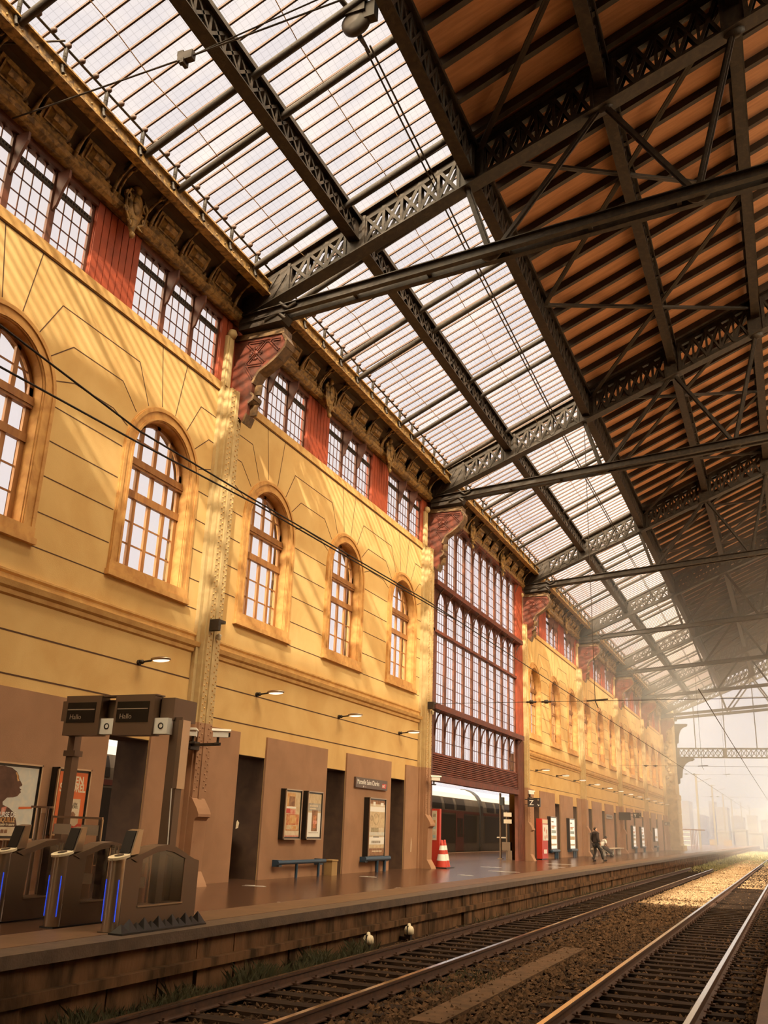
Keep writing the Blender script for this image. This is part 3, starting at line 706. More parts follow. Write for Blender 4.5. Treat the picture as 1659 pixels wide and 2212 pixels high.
# rails
railp = [(-.07,0),(.07,0),(.07,.015),(.015,.035),(.012,.105),(.035,.115),(.036,.145),(-.036,.145),(-.035,.115),(-.012,.105),(-.015,.035),(-.07,.015)]
for n, (x, lab) in enumerate([(-6.69,'rail beside the platform wall'), (-5.24,'second rail of the platform-side track'), (-2.76,'left rail of the near track, shiny in the foreground'), (-1.32,'right rail of the near track')]):
    t = thing('rail', lab, 'rail', (x, 0, RT-.15)); L = 78 if n < 2 else 230
    MB().extr(railp, (0,-8,0), (1,0,0), (0,0,1), (0,L,0)).build('rail_body', M['rail'], t)
    MB().box(-.034,.034,-8,-8+L,.144,.152).build('running_surface', M['railtop'], t)
    fm = MB().box(-.13,.13,-.04,.04,0,.03).cyl((.09,0,.02), (.09,0,.06), .015, n=6).cyl((-.09,0,.02), (-.09,0,.06), .015, n=6).mesh('fastening', M['rail'])
    for k in range(64): put('fastening', fm, t, (0, 5.2+k*.62, 0))
sl = None
for x0, grp, n in ((-5.965, 'sleepers under the platform-side track', 110), (-2.04, 'sleepers under the near track', 160)):
    me = MB().box(-1.25,1.25,-.125,.125,-.14,0).mesh('sleeper', M['sleeper'])
    for k in range(n):
        o = put('sleeper', me, None, (x0+random.uniform(-.04,.04), 5.2+k*.62, RT-.15+random.uniform(-.008,.004)))
        o.rotation_euler = (0, 0, random.uniform(-.02,.02)); tag(o, 'dark timber sleeper under the '+('rails beside the platform wall' if 'platform' in grp else 'shiny rails in the foreground'), 'sleeper', grp)
tag(MB().box(-4.35,-3.95,11.2,19.6,-.80,-.73).build('cable_trough_lid', mat('dusty_lid', (.12,.066,.036), .9, col2=(.07,.04,.022), scale=5, spec=.1)), 'long flat strip lying in the ballast between the tracks', 'trough')
# loose ballast
def stones(name, label, regions, seed, m):
    rng = np.random.default_rng(seed); V = []; F = []; base = np.array([[1,0,0],[-1,0,0],[0,1,0],[0,-1,0],[0,0,1],[0,0,-1]], float)
    fc = np.array([[0,2,4],[2,1,4],[1,3,4],[3,0,4],[2,0,5],[1,2,5],[3,1,5],[0,3,5]]); tot = 0
    for x0, x1, y0, y1, n, r0, r1, z in regions:
        p = np.stack([rng.uniform(x0,x1,n), y0+(y1-y0)*rng.random(n)**1.3, np.full(n, z)], 1); r = rng.uniform(r0, r1, n)
        p[:,2] += rng.uniform(-.4,.35,n)*r
        v = base[None]*r[:,None,None]*rng.uniform(.55,1.2,(n,6,1)); a = rng.uniform(0, 6.28, n); ca, sa = np.cos(a), np.sin(a)
        v = np.stack([v[...,0]*ca[:,None]-v[...,1]*sa[:,None], v[...,0]*sa[:,None]+v[...,1]*ca[:,None], v[...,2]*.8], 2)+rng.normal(0,1,(n,6,3))*r[:,None,None]*.22
        V.append((v+p[:,None]).reshape(-1,3)); F.append((fc[None]+(tot+np.arange(n)*6)[:,None,None]).reshape(-1,3)); tot += n*6
    V = np.concatenate(V); F = np.concatenate(F); me = bpy.data.meshes.new(name); me.from_pydata(V.tolist(), [], F.tolist()); me.materials.append(m); me.update()
    return tag(put(name, me), label, 'ballast', kind='stuff')
stones('ballast', 'loose brown ballast stones between and under the rails',
  [(-5.1,-2.9,8,26,11000,.025,.055,-.77), (-5.1,-2.9,26,38,2600,.035,.07,-.77), (-6.6,-5.3,9,40,3000,.02,.04,-.785), (-2.6,-1.4,9,50,3500,.02,.045,-.785), (-1.2,-.4,9,40,2500,.025,.05,-.775), (-7.4,-6.8,8,40,2200,.02,.05,-.785)], 3, M['stones'])
stones('ballast', 'ballast coloured paler to brighten the sun patch farther along the tracks', [(-5.0,-2.85,34,66,8000,.03,.07,-.76), (-5.0,-2.85,66,110,4000,.05,.1,-.76), (-2.6,-1.45,48,100,3500,.03,.06,-.775)], 8, mat('sun_patch_stones', (.34,.22,.12), .9, col2=(.2,.12,.065), scale=7, spec=.08))  # stones coloured lighter to strengthen the sun patch
# grass along the wall foot and at the far end
def blades(name, label, regions, seed, m):
    rng = np.random.default_rng(seed); V = []; F = []; k = 0
    for x0, x1, y0, y1, n, h0, h1, w, z in regions:
        for _ in range(n):
            x, y = rng.uniform(x0,x1), rng.uniform(y0,y1); h = rng.uniform(h0,h1)*(.5+.5*math.sin(y*1.7+x)**2); a = rng.uniform(0,6.28); l = rng.normal(0,.35,2)*h
            dx, dy = w*math.cos(a), w*math.sin(a)
            V += [(x-dx,y-dy,z),(x+dx,y+dy,z),(x+dx*.6+l[0]*.4,y+dy*.6+l[1]*.4,z+h*.6),(x+l[0],y+l[1],z+h)]; F += [(k,k+1,k+2),(k,k+2,k+3)]; k += 4
    me = bpy.data.meshes.new(name); me.from_pydata(V, [], F); me.materials.append(m); me.update()
    return tag(put(name, me), label, 'grass', kind='stuff')
blades('grass', 'green weeds growing along the foot of the platform wall', [(-7.45,-6.85,6.5,12,2600,.08,.26,.007,-.8), (-7.45,-7.0,12,16.4,1300,.1,.36,.007,-.8), (-7.45,-6.9,22,60,1200,.05,.2,.01,-.8), (-5.0,-4.3,13,16,350,.05,.2,.006,-.8)], 4, M['grass'])
blades('grass', 'sunlit grass growing over the far end of the tracks', [(-7.3,-4.4,66,92,2600,.05,.2,.02,-.8), (-7.3,-1,92,190,6000,.1,.35,.05,-.8)], 5, mat('sunny_grass', (.2,.19,.075), .8, col2=(.3,.25,.12), scale=.5))  # sunlight put into the colour; the wall-foot weeds are darker
# white lanterns set at the wall foot
for y, lab in ((16.9,'small cream lamp low on the platform wall, nearer one'), (18.95,'small cream lamp low on the platform wall, farther one')):
    t = thing('wall_foot_lamp', lab, 'lamp', (PE+.12, y, -.66))
    MB().lathe((0,0,0), [(.0,.2),(.03,.19),(.035,.15),(.08,.13),(.10,.08),(.10,.0),(.06,-.02),(0,-.02)], 12).build('globe', M['cream'], t)
    MB().box(-.012,.012,-.105,.105,-.02,.15).box(-.05,.05,-.05,.05,-.16,-.01).box(-.3,0,-.03,.03,-.12,-.06).build('bracket', M['iron'], t)
# ------------------------------------------------------------------ things on the wall and platform
XW = W+.05                     # face of the dado
def patch(name, m, parent, x, poly, th=.003):
    return MB().extr(poly, (x,0,0), (0,1,0), (0,0,1), (th,0,0)).build(name, m, parent)
def rect(a, b, c, d): return [(a,c),(b,c),(b,d),(a,d)]
def lightbox(label, y0, y1, z0, z1, depth=.16, inset=.07):
    t = thing('poster_case', label, 'poster case', (XW, (y0+y1)/2, z0)); w, h = (y1-y0)/2, z1-z0
    MB().box(0,depth-.02,-w,w,0,h).build('housing', M['black'], t)
    f = MB(); e = .028
    f.box(depth-.03,depth+.01,-w,-w+e,0,h); f.box(depth-.03,depth+.01,w-e,w,0,h); f.box(depth-.03,depth+.01,-w,w,0,e); f.box(depth-.03,depth+.01,-w,w,h-e,h); f.build('rim', M['steel'], t)
    return t, depth-.02, w-inset, inset, h-inset
def art(t, x, w, a, b, base, items):
    p = patch('poster', M[base], t, x, rect(-w, w, a, b), .004); H = b-a
    for n, (m, y0, y1, z0, z1) in enumerate(items):
        patch('printed_area', M[m] if isinstance(m, str) else m, p, x+.004+n*.0006, rect(-w+2*w*y0, -w+2*w*y1, a+H*z0, a+H*z1), .001)
    return p
PK = {k: mat('print_'+k, c, .6, col2=d, scale=s) for k, c, d, s in [('amber',(.55,.25,.07),(.66,.42,.2),9), ('rust',(.45,.12,.05),(.6,.3,.12),12), ('sand',(.62,.48,.3),(.5,.35,.2),8), ('brown',(.2,.09,.045),(.35,.18,.09),10),
     ('olive',(.4,.33,.2),(.28,.2,.12),9), ('rose',(.55,.15,.1),(.66,.35,.25),14), ('teal',(.4,.47,.45),(.3,.36,.35),8), ('grey',(.42,.37,.31),(.3,.25,.2),10)]}
M.update({'pk_'+k: v for k, v in PK.items()})
# profile poster, cut by the left frame edge
t, x, w, a, b = lightbox('large framed poster with a dark face in profile, left of the ticket gates', 11.75, 13.27, .94, 2.21)
p = art(t, x, w, a, b, 'sky_paper', [('beige',0,1,0,.13)])
Y_ = lambda q: -w+2*w*q; Z_ = lambda q: a+(b-a)*q
prof = [(-.0,.98),(.40,1.0),(.53,.98),(.62,.93),(.665,.87),(.675,.83),(.70,.80),(.745,.745),(.735,.725),(.70,.71),(.715,.685),(.745,.672),(.72,.655),(.742,.635),(.715,.61),(.69,.575),(.62,.555),(.52,.545),(.46,.48),(.47,.44),(.58,.40),(.68,.33),(.73,.22),(.76,.13),(0,.13)]
patch('face_silhouette', M['dskin'], p, x+.005, [(Y_(u), Z_(v)) for u, v in prof], .001)
patch('lit_cheek', M['pk_amber'], p, x+.0065, [(Y_(u), Z_(v)) for u, v in [(.615,.925),(.655,.87),(.662,.83),(.685,.80),(.655,.79),(.635,.83),(.63,.87),(.60,.915)]], .001)
patch('red_strap', M['redp'], p, x+.0065, [(Y_(u), Z_(v)) for u, v in [(.05,.52),(.22,.5),(.25,.36),(.12,.13),(.0,.13),(.0,.4)]], .001)
patch('red_top', M['pk_rose'], p, x+.0066, [(Y_(u), Z_(v)) for u, v in [(.46,.40),(.54,.42),(.52,.30),(.46,.3)]], .001)
for q, (s, zz, m, sz) in enumerate([('LA COURSE DE', .27, 'white', .115), ('LA JONQUILLE', .195, 'pk_amber', .115), ('contre le cancer', .145, 'cream', .06)]):
    text('lettering', s, sz, M[m], p, (x+.009, Y_(.71), Z_(zz)), (0,1,0), (0,0,1), 'RIGHT', .001, .85, .002)
text('lettering', 'institutCurie', .05, M['black'], p, (x+.007, Y_(.1), Z_(.05)), (0,1,0), (0,0,1), 'LEFT', .001)
for y0 in (.42,.5,.56): patch('sponsor_mark', M['pk_brown'], p, x+.007, rect(Y_(y0), Y_(y0+.05), Z_(.04), Z_(.09)), .001)
patch('orange_ribbon', M['orange'], p, x+.006, [(Y_(u), Z_(v)) for u, v in [(.74,.385),(.97,.40),(.97,.43),(.74,.42)]], .001)
# orange book poster behind the gantry post
t, x, w, a, b = lightbox('orange framed poster with big pale letters and a white book, behind the gantry post', 13.68, 14.58, 1.02, 2.21)
p = art(t, x, w, a, b, 'orange', [('redp',0,1,0,.13)]); Y_ = lambda q: -w+2*w*q; Z_ = lambda q: a+(b-a)*q
text('lettering', 'JULIEN', .20, M['cream'], p, (x+.006, 0, Z_(.80)), (0,1,0), (0,0,1), 'CENTER', .001, .95, .006)
text('lettering', 'SANDREL', .20, M['cream'], p, (x+.006, 0, Z_(.67)), (0,1,0), (0,0,1), 'CENTER', .001, .82, .006)
patch('white_book', M['beige'], p, x+.006, [(Y_(.38),Z_(.13)),(Y_(.74),Z_(.09)),(Y_(.84),Z_(.14)),(Y_(.84),Z_(.55)),(Y_(.42),Z_(.55))], .002)
text('lettering', 'JULIEN', .07, M['black'], p, (x+.009, Y_(.6), Z_(.44)), (0,1,0), (0,0,1), 'CENTER', .001)
text('lettering', 'SANDREL', .07, M['black'], p, (x+.009, Y_(.6), Z_(.39)), (0,1,0), (0,0,1), 'CENTER', .001, .9)
patch('book_drawing', M['pk_brown'], p, x+.0085, [(Y_(.5),Z_(.24)),(Y_(.7),Z_(.24)),(Y_(.72),Z_(.29)),(Y_(.62),Z_(.34)),(Y_(.52),Z_(.3))], .001)
# pair of posters and tall light-box between the first doorways
t, x, w, a, b = lightbox('left one of the pair of framed wall posters, warm red and amber food picture', 22.34, 23.27, .96, 2.24)
art(t, x, w, a, b, 'pk_sand', [('pk_amber',.05,.62,.66,.97),('pk_brown',.2,.6,.68,.9),('white',.05,.7,.63,.67),('redp',.03,.3,.52,.62),('pk_rose',.3,.68,.5,.61),('pk_rust',.05,.95,.14,.5),('pk_amber',.3,.75,.3,.48),('pk_sand',.1,.9,.16,.26),('pk_amber',.45,.8,.17,.24),('beige',0,1,.03,.13),('pk_rose',0,1,0,.03)])
t, x, w, a, b = lightbox('right one of the pair of framed wall posters, brown panel on a white sheet', 23.62, 24.54, .96, 2.24)
art(t, x, w, a, b, 'pk_sand', [('pk_grey',.0,1,.6,.78),('beige',.1,.75,.70,.74),('beige',.1,.6,.64,.67),('white',.0,1,.0,.56),('pk_brown',.3,.75,.13,.62),('pk_rust',.42,.65,.2,.5),('pk_rose',.4,.7,.3,.38),('pk_grey',.1,.85,.09,.105)])
t, x, w, a, b = lightbox('tall light-box with pale advert beside the station name board', 27.78, 29.12, .42, 2.23, .2)
p = art(t, x, w, a, b, 'beige', [('pk_brown',0,1,.93,1),('white',.2,.35,.9,.97),('white',.7,.9,.9,.96),('white',0,1,.79,.88),('pk_sand',0,1,.5,.79),('pk_olive',.1,.6,.42,.5),('sky_paper',0,1,.36,.42),('white',0,1,.2,.33),('pk_grey',.15,.75,.22,.265),('black',.25,.65,.325,.34),('pk_sand',0,1,.14,.19),('pk_brown',0,1,0,.13)])
Y_ = lambda q: -w+2*w*q; Z_ = lambda q: a+(b-a)*q
for cy_, cz_, r1, r2 in ((.12,.67,.07,.045),(.42,.66,.17,.1)):
    mb = MB(); pts = [(x+.012, Y_(cy_+r1*math.cos(k*PI/9)), Z_(cz_+r2*math.sin(k*PI/9))) for k in range(18)]; mb.ring(pts, True, .012, .004); mb.build('printed_oval', M['pk_olive'], p)
for q in range(9): patch('printed_letter', M['cream'], p, x+.011, rect(Y_(.2+q*.075), Y_(.255+q*.075), Z_(.065), Z_(.09)), .001)
# station name board
t = thing('station_name_board', 'brown station name board above the tall light-box', 'sign', (XW, 28.2, 2.5))
b_ = MB().box(0,.07,-1.27,1.27,0,.31).build('panel', M['signb'], t)
text('lettering', 'Marseille Saint-Charles', .205, M['white'], t, (.072,-1.17,.115), (0,1,0), (0,0,1), 'LEFT', .001, .92, .002)
text('lettering', 'sncf', .15, M['white'], t, (.074,.83,.09), (0,1,0), (0,0,1), 'LEFT', .001, .9, .004)
patch('red_logo_ground', M['redp'], t, .071, [(.80,.06),(1.14,.06),(1.18,.2),(.84,.2)], .002)
patch('small_mark', M['white'], t, .071, [(-.72,.02),(-.68,.02),(-.64,.075),(-.68,.075)], .002); patch('small_mark', M['dimtext'], t, .071, rect(-.6,-.46,.03,.05), .002)
# wall lamps
def wall_lamp(label, y):
    t = thing('wall_lamp', label, 'lamp', (W, y, 4.5))
    MB().cyl((0,0,0), (.34,.0,.03), .022, n=6).cyl((0,0,0), (.05,0,0), .06, n=8).ell((.10,0,.01), (.05,.05,.05), 8, 5).build('arm', M['iron'], t)
    h = MB(); h.ell((.56,.02,.06), (.26,.12,.05), 12, 6); h.build('shade', M['steel'], t)
    MB().ell((.57,.02,.03), (.21,.10,.035), 12, 6).build('bulb', M['lamp'], t)
    return t
LL = {(-1,2): 'lit wall lamp above the ticket gate gantry', (0,0): 'lit wall lamp left above the pair of wall posters', (0,1): 'lit wall lamp between the pair of posters and the station name board', (0,2): 'lit wall lamp above the cone-side doorway'}
l0 = None
for i in WALLBAYS:
    for k in range(3):
        if i == -1 and k < 2: continue
        y = B(i)+CELL*(k+.5); lab = LL.get((i,k)) or 'small lit wall lamp, %s of the row beyond the glazed bay' % order[(i-2)*3+k]
        if l0 is None: l0 = wall_lamp(lab, y)
        else: dup(l0, (W, y, 4.5), lab)
# leaning rails
def lean_rail(label, y, L, legs, thick=.055):
    t = thing('leaning_rail', label, 'rail bench', (-12.25, y, 0))
    MB().cyl((0,-L/2,.40), (0,L/2,.40), thick, n=10).build('bar', M['blue'], t)
    for q in legs: MB().cyl((0,q,0), (0,q,.4), thick*.75, n=8).build('leg', M['blue'], t)
    for s in (-1, 1): MB().box(-.2,0,s*(L/2-.18)-.08,s*(L/2-.18)+.08,.3,.46).build('wall_plate', M['blue'], t)
    return t
lean_rail('long dark blue leaning rail under the pair of wall posters', 23.4, 2.75, (-.3,1.0))
lean_rail('short dark blue leaning rail under the tall light-box', 28.5, 2.0, (-.0,.62), .075)
# small things by the doorways
t = MB().box(-12.45,-12.2,25.15,25.5,0,.38).box(-12.47,-12.18,25.13,25.52,.38,.42); tag(t.build('yellow_box', M['yellowbox']), 'small yellow box standing at the doorway right of the long leaning rail', 'box')
for n, (y, z, w_, h_, lab) in enumerate([(20.2,1.2,.14,.2,'pale torn paper stuck on the doorway edge by the gates'), (26.5,.12,.3,.22,'pale torn sheet lying in the doorway left of the station name board'), (31.9,.55,.09,.5,'white smear of paper on the dado beside the cone')]):
    m = MB().extr([(0,0),(w_*.8,.02),(w_,h_*.7),(w_*.4,h_),(.02,h_*.8)], (XW+.004 if n != 1 else W-.3,y,z), (0,1,0), (0,0,1), (.004,0,0)); tag(m.build('torn_paper', M['beige']), lab, 'paper')
m = MB(); random.seed(11)
for k in range(34): 
    y = random.uniform(20.25,21.1); z = random.uniform(.05,1.0)*random.random()+.05; r = random.uniform(.015,.05); m.extr([(0,0),(r,.2*r),(r*1.2,r),(.3*r,1.3*r)], (W-.8-.35,y,z), (0,1,0), (0,0,1), (.01,0,0))
m.box(W-1.4,W-1.16,20.1,21.4,0,1.15); tag(m.build('littered_panel', M['reveal']), 'dark scuffed panel behind the first doorway past the gates', 'panel')
# red totem, cones, vending machine
t = thing('red_totem', 'tall narrow red totem with a pale notice strip, behind the traffic cone', 'totem', (-12.42, 34.4, 0))
MB().box(-.17,.19,-.09,.09,0,2.07).build('body', M['redp'], t)
n_ = MB().box(-.11,.08,-.105,-.09,.95,2.0).build('notice', M['beige'], t)
for k, (mn, z) in enumerate([('pk_olive',1.78),('pk_amber',1.55),('pk_teal',1.35),('pk_sand',1.15),('pk_teal',1.02)]): MB().box(-.07,.04,-.109,-.105,z,z+.11).build('notice_print', M[mn], n_)
def cone(label, x, y):
    t = thing('traffic_cone', label, 'traffic cone', (x, y, 0))
    MB().box(-.29,.29,-.29,.29,0,.04).build('base', M['black'], t)
    r = lambda z: .225-.19*(z-.04)/.94
    for z0, z1, m in ((.04,.26,'redp'),(.26,.48,'white'),(.48,.62,'redp'),(.62,.78,'white'),(.78,.98,'redp')):
        MB().lathe((0,0,0), [(r(z0)+(0 if m == 'redp' else .004),z0),(r(z1)+(0 if m == 'redp' else .004),z1)]+([(0,z1)] if z1 > .9 else []), 20).build('sleeve' if m == 'white' else 'cone_body', M[m], t)
    return t
c_ = cone('red and white traffic cone at the foot of the riveted pilaster', -11.93, 33.75); dup(c_, (-12.0, 34.25, 0), 'second traffic cone hidden half behind the first one')
t = thing('vending_machine', 'red vending machine under the Z sign', 'vending machine', (XW, 50.75, 0))
MB().box(0,.30,-.65,.65,.05,2.04).build('cabinet', M['redp'], t)
MB().box(.30,.33,-.5,.6,.95,1.75).build('window', M['white'], t); MB().box(.30,.32,-.55,.6,1.8,2.0).build('header', M['cream'], t)
MB().box(.30,.33,-.3,.3,.3,.5).build('delivery_flap', M['white'], t); MB().box(.05,.25,-.55,.55,0,.06).build('plinth', M['black'], t)
for y, z in ((-.2,1.5),(.25,1.4),(-.1,1.1),(.3,1.15)): MB().lathe((.33,y,z), [(0,.01),(.1,.008),(.12,0)], 12, 'x').build('window_picture', M['pk_rose'], t)
# far light-boxes and leaning rails
for n, (y0, y1, z0, z1, lab, legs) in enumerate([(52.6,54.1,.45,2.2,'tall light-box next to the red vending machine',1), (57.5,59.0,.42,2.2,'tall light-box between the vending machine and the walking man',1), (82.3,83.8,.4,2.12,'light-box under the blank dark sign',1),
     (87.2,88.8,.4,2.1,'light-box under the Y sign',1), (96.0,98.1,.84,2.1,'framed panel with bright sheet near the X sign',0)]):
    t, x, w, a, b = lightbox(lab, y0, y1, z0, z1, .2)
    p = art(t, x, w, a, b, 'boxglow', [('beige',.05,.95,.1,.16),('pk_sand',.05,.95,.3,.42),('pk_teal',.08,.9,.5,.6),('beige',.1,.6,.65,.72),('pk_rose',.1,.9,.72,.75),('pk_grey',.1,.5,.85,.9)] if n < 4 else [('beige',.1,.9,.2,.4)])
    lean_rail(['short blue leaning rail next to the vending machine','short blue leaning rail under the second tall light-box','short blue leaning rail under the blank sign light-box','short blue leaning rail under the Y sign','pale leaning rail below the framed panel near the X sign'][n], (y0+y1)/2+.2, 1.9, (.0,.5), .08)
t = thing('station_name_board', 'small pale name board on the wall above the seated person', 'sign', (XW, 72.1, 2.45))
MB().box(0,.06,-1.3,1.3,0,.3).build('panel', M['steel'], t); MB().box(.06,.065,-1.1,1.0,.1,.2).build('writing_strip', M['signb'], t)
# hanging letter signs
def sign(label, x0, x1, y, z0, z1, ch, arrow=True, back=W):
    t = thing('platform_sign', label, 'sign', (x0, y, z0)); w, h = x1-x0, z1-z0
    MB().box(0,w,-.06,.06,0,h).build('panel', M['signd'], t); MB().box(back+.25-x0,0,-.02,.02,h*.75,h*.85).box(back+.25-x0,w,-.02,.02,h*.2,h*.26).build('bracket', M['iron'], t)
    if ch: text('lettering', ch, h*.78, M['white'], t, (.09 if len(ch) == 1 else .1,-.062,h*.2), (1,0,0), (0,0,1), 'LEFT', .002, 1, .006)
    if arrow:
        a = MB(); a.bar((w-.14,-.063,.14), (w-.06,-.063,.06), .02, .004, (0,1,0)); a.bar((w-.06,-.063,.05), (w-.06,-.063,.12), .02, .004, (0,1,0)); a.bar((w-.05,-.063,.06), (w-.12,-.063,.06), .02, .004, (0,1,0)); a.build('arrow', M['white'], t)
        MB().bar((.12,-.063,h*.93), (.3,-.063,h*.93), .02, .004, (0,1,0)).box(w-.13,w-.06,-.064,-.06,h*.7,h*.9).build('small_mark', M['dimtext'], t)
    return t
sign('black hanging sign with a white Z', -12.10, -11.46, 47.05, 2.54, 2.97, 'Z')
sign('blank dark sign panel sticking out from the pilaster beyond the seated person', -12.41, -11.51, 76.5, 2.46, 3.03, '', False)
sign('black hanging sign with a white Y', -11.36, -10.73, 76.6, 2.63, 3.03, 'Y')
sign('small black sign with a white X at the end pier', -12.47, -11.89, 105.6, 2.44, 2.81, 'X')
# cameras on the pilasters
def cctv(name, label, loc, rz=0):
    t = thing(name, label, 'security camera', loc, rz)
    MB().box(-.07,.07,-.02,.32,.02,.15).extr([(-.09,.15),(.09,.15),(.07,.2),(-.07,.2)], (0,-.05,0), (1,0,0), (0,0,1), (0,.42,0)).build('housing', M['white'], t)
    MB().cyl((0,.32,.08), (0,.36,.08), .05, n=10).build('lens', M['black'], t); MB().cyl((0,.1,0.03), (0,.1,-.1), .03, n=8).box(-.06,.06,.03,.17,-.14,-.1).build('mount', M['iron'], t)
    return t
cctv('security_camera', 'white security camera on the pilaster arm, nearer the gates', (-12.12,17.55,3.12), .5)
cctv('security_camera', 'white security camera at the outer end of the pilaster arm', (-11.6,17.6,3.1), -1.0)
t = thing('camera_arm', 'horizontal bracket arm on the gates pilaster carrying two cameras', 'bracket', (-12.2,17.65,2.94))
MB().bar((-.3,0,0), (.75,0,.03), .06, .06).build('arm', M['iron'], t); MB().box(-.12,.02,-.05,.3,-.08,.1).build('clamp', M['iron'], t); MB().cyl((-.12,-.05,.42), (-.12,-.05,.5), .05, n=8).build('sensor', M['cream'], t)
cctv('security_camera', 'small pale camera on the pilaster above the Z sign', (-12.2,47.6,3.15), -.6)
cctv('security_camera', 'small camera on the pilaster beside the traffic cone', (-12.0,32.7,3.0), -.8)
for i, lab in ((0,'small insulated wire bracket high on the gates pilaster'), (1,'small insulated wire bracket high on the pilaster by the cone')):
    t = thing('wire_bracket', lab, 'bracket', (W+.28, B(i)-.12, 5.8)); MB().box(0,.25,-.25,.05,.0,.07).box(0,.25,-.25,-.15,-.2,.0).build('plate', M['iron'], t); MB().lathe((.1,.05,-.3), [(.0,-.08),(.06,-.05),(.04,0),(.07,.04),(.0,.1)], 8).build('insulator', M['cream'], t)
# ------------------------------------------------------------------ ticket gates
def gate(label, x, y, spikes=False):
    t = thing('ticket_gate', label, 'ticket gate', (x, y, 0)); w = .10
    e = lambda pl, a=-w, b=w: MB().extr(pl, (a,0,0), (0,1,0), (0,0,1), (b-a,0,0))
    e([(.1,.02),(1.76,.02),(1.76,.29),(.1,.29)]).build('lower_panel', M['gate'], t)
    e([(.08,.29),(.42,.29),(.45,.93),(.18,.885),(.08,.86)]).build('front_panel', M['gate'], t)
    e([(1.40,.29),(1.76,.29),(1.76,.83),(1.62,.86),(1.44,.92),(1.40,.90)]).build('rear_panel', M['gate'], t)
    up = [(.18,.885),(.45,.95),(.72,1.03),(.95,1.05),(1.15,1.02),(1.44,.92),(1.42,.86),(1.12,.95),(.93,.975),(.72,.95),(.47,.88),(.3,.84)]
    e(up, -w-.012, w+.012).build('curved_hood', M['gate'], t)
    for s in (-1, 1): MB().extr([(.42,.29),(1.42,.29),(1.42,.9),(1.1,.97),(.75,.97),(.45,.9)], (s*w*.9,0,0), (0,1,0), (0,0,1), (s*.006,0,0)).build('side_glass', M['glassg'], t)
    MB().box(-w*.6,w*.6,.86,1.0,.29,.97).build('inner_post', M['gated'], t)
    MB().box(-w-.015,w+.015,.42,1.42,.285,.305).build('sill_strip', M['steel'], t)
    MB().cyl((0,.06,.02), (0,.06,.88), .105, n=16).build('steel_nose', M['steel'], t); MB().box(-.11,.11,-.04,1.7,0,.02).build('foot', M['black'], t)
    d = MB(); d.extr([(.115*math.cos(k*PI/10), .17*math.sin(k*PI/10)) for k in range(20)], (0,.08,.885), (1,0,0), (0,1,.18), (0,-.01,.03)); d_ = d.build('reader_disc', M['cream'], t)
    r = MB(); r.extr([(.05*math.cos(k*PI/8), .07*math.sin(k*PI/8)) for k in range(16)], (0,.07,.919), (1,0,0), (0,1,.18), (0,0,.006)); r.build('reader_symbol', M['gated'], d_)
    s = MB(); s.hexa([(-.09,.20,.92),(.09,.20,.92),(.09,.36,.94),(-.09,.36,.94)], [(-.09,.30,1.22),(.09,.30,1.22),(.09,.40,1.24),(-.09,.40,1.24)]); s.build('screen_head', M['steel'], t)
    s = MB(); s.hexa([(-.095,.185,.93),(.06,.185,.93),(.06,.2,.93),(-.095,.2,.93)], [(-.095,.285,1.22),(.06,.285,1.22),(.06,.3,1.22),(-.095,.3,1.22)]); s.build('screen_face', M['black'], t)
    for sg in (-1, 1): MB().box(sg*.10-.004,sg*.10+.004,-.002,.008,.14,.63).build('light_strip', M['led'], t)
    for sg in (-1, 1): MB().cyl((-.10+sg*.025,.14,.93), (-.10+sg*.025,.14,1.03), .012, n=6).build('stud', M['steel'], t)
    return t
g3 = gate('ticket gate cabinet nearest the platform edge, with spikes along its foot', -8.02, 10.18)
dup(g3, (-8.95, 10.18, 0), 'middle ticket gate cabinet with a leaning dark screen and blue strips')
dup(g3, (-9.86, 10.10, 0), 'ticket gate cabinet cut by the left frame edge')
t = thing('spike_strip', 'row of black pyramid spikes along the foot of the outer ticket gate', 'spikes', (-7.80, 10.05, 0))
MB().box(-.09,.12,0,1.85,0,.03).build('base_strip', M['black'], t)
for k in range(12):
    y = .1+k*.152; h = .15 if k % 2 else .10
    MB().add([(-.07,y-.085,.03),(.1,y-.085,.03),(.1,y+.085,.03),(-.07,y+.085,.03),(.015,y,.03+h)], [(0,1,4),(1,2,4),(2,3,4),(3,0,4),(3,2,1,0)]).build('spike', M['black'], t)
def leaf(label, x0, x1, y, h, x_rail=True):
    t = thing('glass_gate_leaf', label, 'gate leaf', ((x0+x1)/2, y, 0)); w = (x1-x0)/2
    MB().box(-w,w,-.006,.006,.12,h).build('pane', M['glassg'], t)
    MB().box(-w,w,-.015,.015,h,h+.03).build('top_rail', M['steel'], t)
    for s in (-1, 1): MB().box(s*w-.012,s*w+.012,-.012,.012,0,h).build('edge_strip', M['steel'], t)
    for z in (1.12 if h > 1.2 else .8, .48): MB().box(-w*.9,-w*.2,-.009,-.006,z,z+.14).box(w*.2,w*.9,-.009,-.006,z,z+.14).build('marker_patch', M['dimtext'], t)
    return t
leaf('tall glass gate leaf with pale top rail behind the middle ticket gate', -9.95, -9.05, 11.1, 1.34)
leaf('glass gate leaf between the middle and the outer ticket gate', -8.86, -8.16, 11.1, .98)
t = thing('steel_post', 'slim steel post with flat cap behind the left ticket gates', 'post', (-10.49, 11.45, 0))
MB().cyl((-.06,0,0), (-.06,0,1.47), .035, n=10).build('tube', M['steel'], t); MB().cyl((.1,0,0), (.1,0,1.47), .02, n=8).build('thin_tube', M['steel'], t); MB().box(-.16,.16,-.08,.08,1.47,1.5).build('cap', M['steel'], t)
MB().box(-.05,.1,-.004,.004,.3,1.4).build('pane', M['glassg'], t)
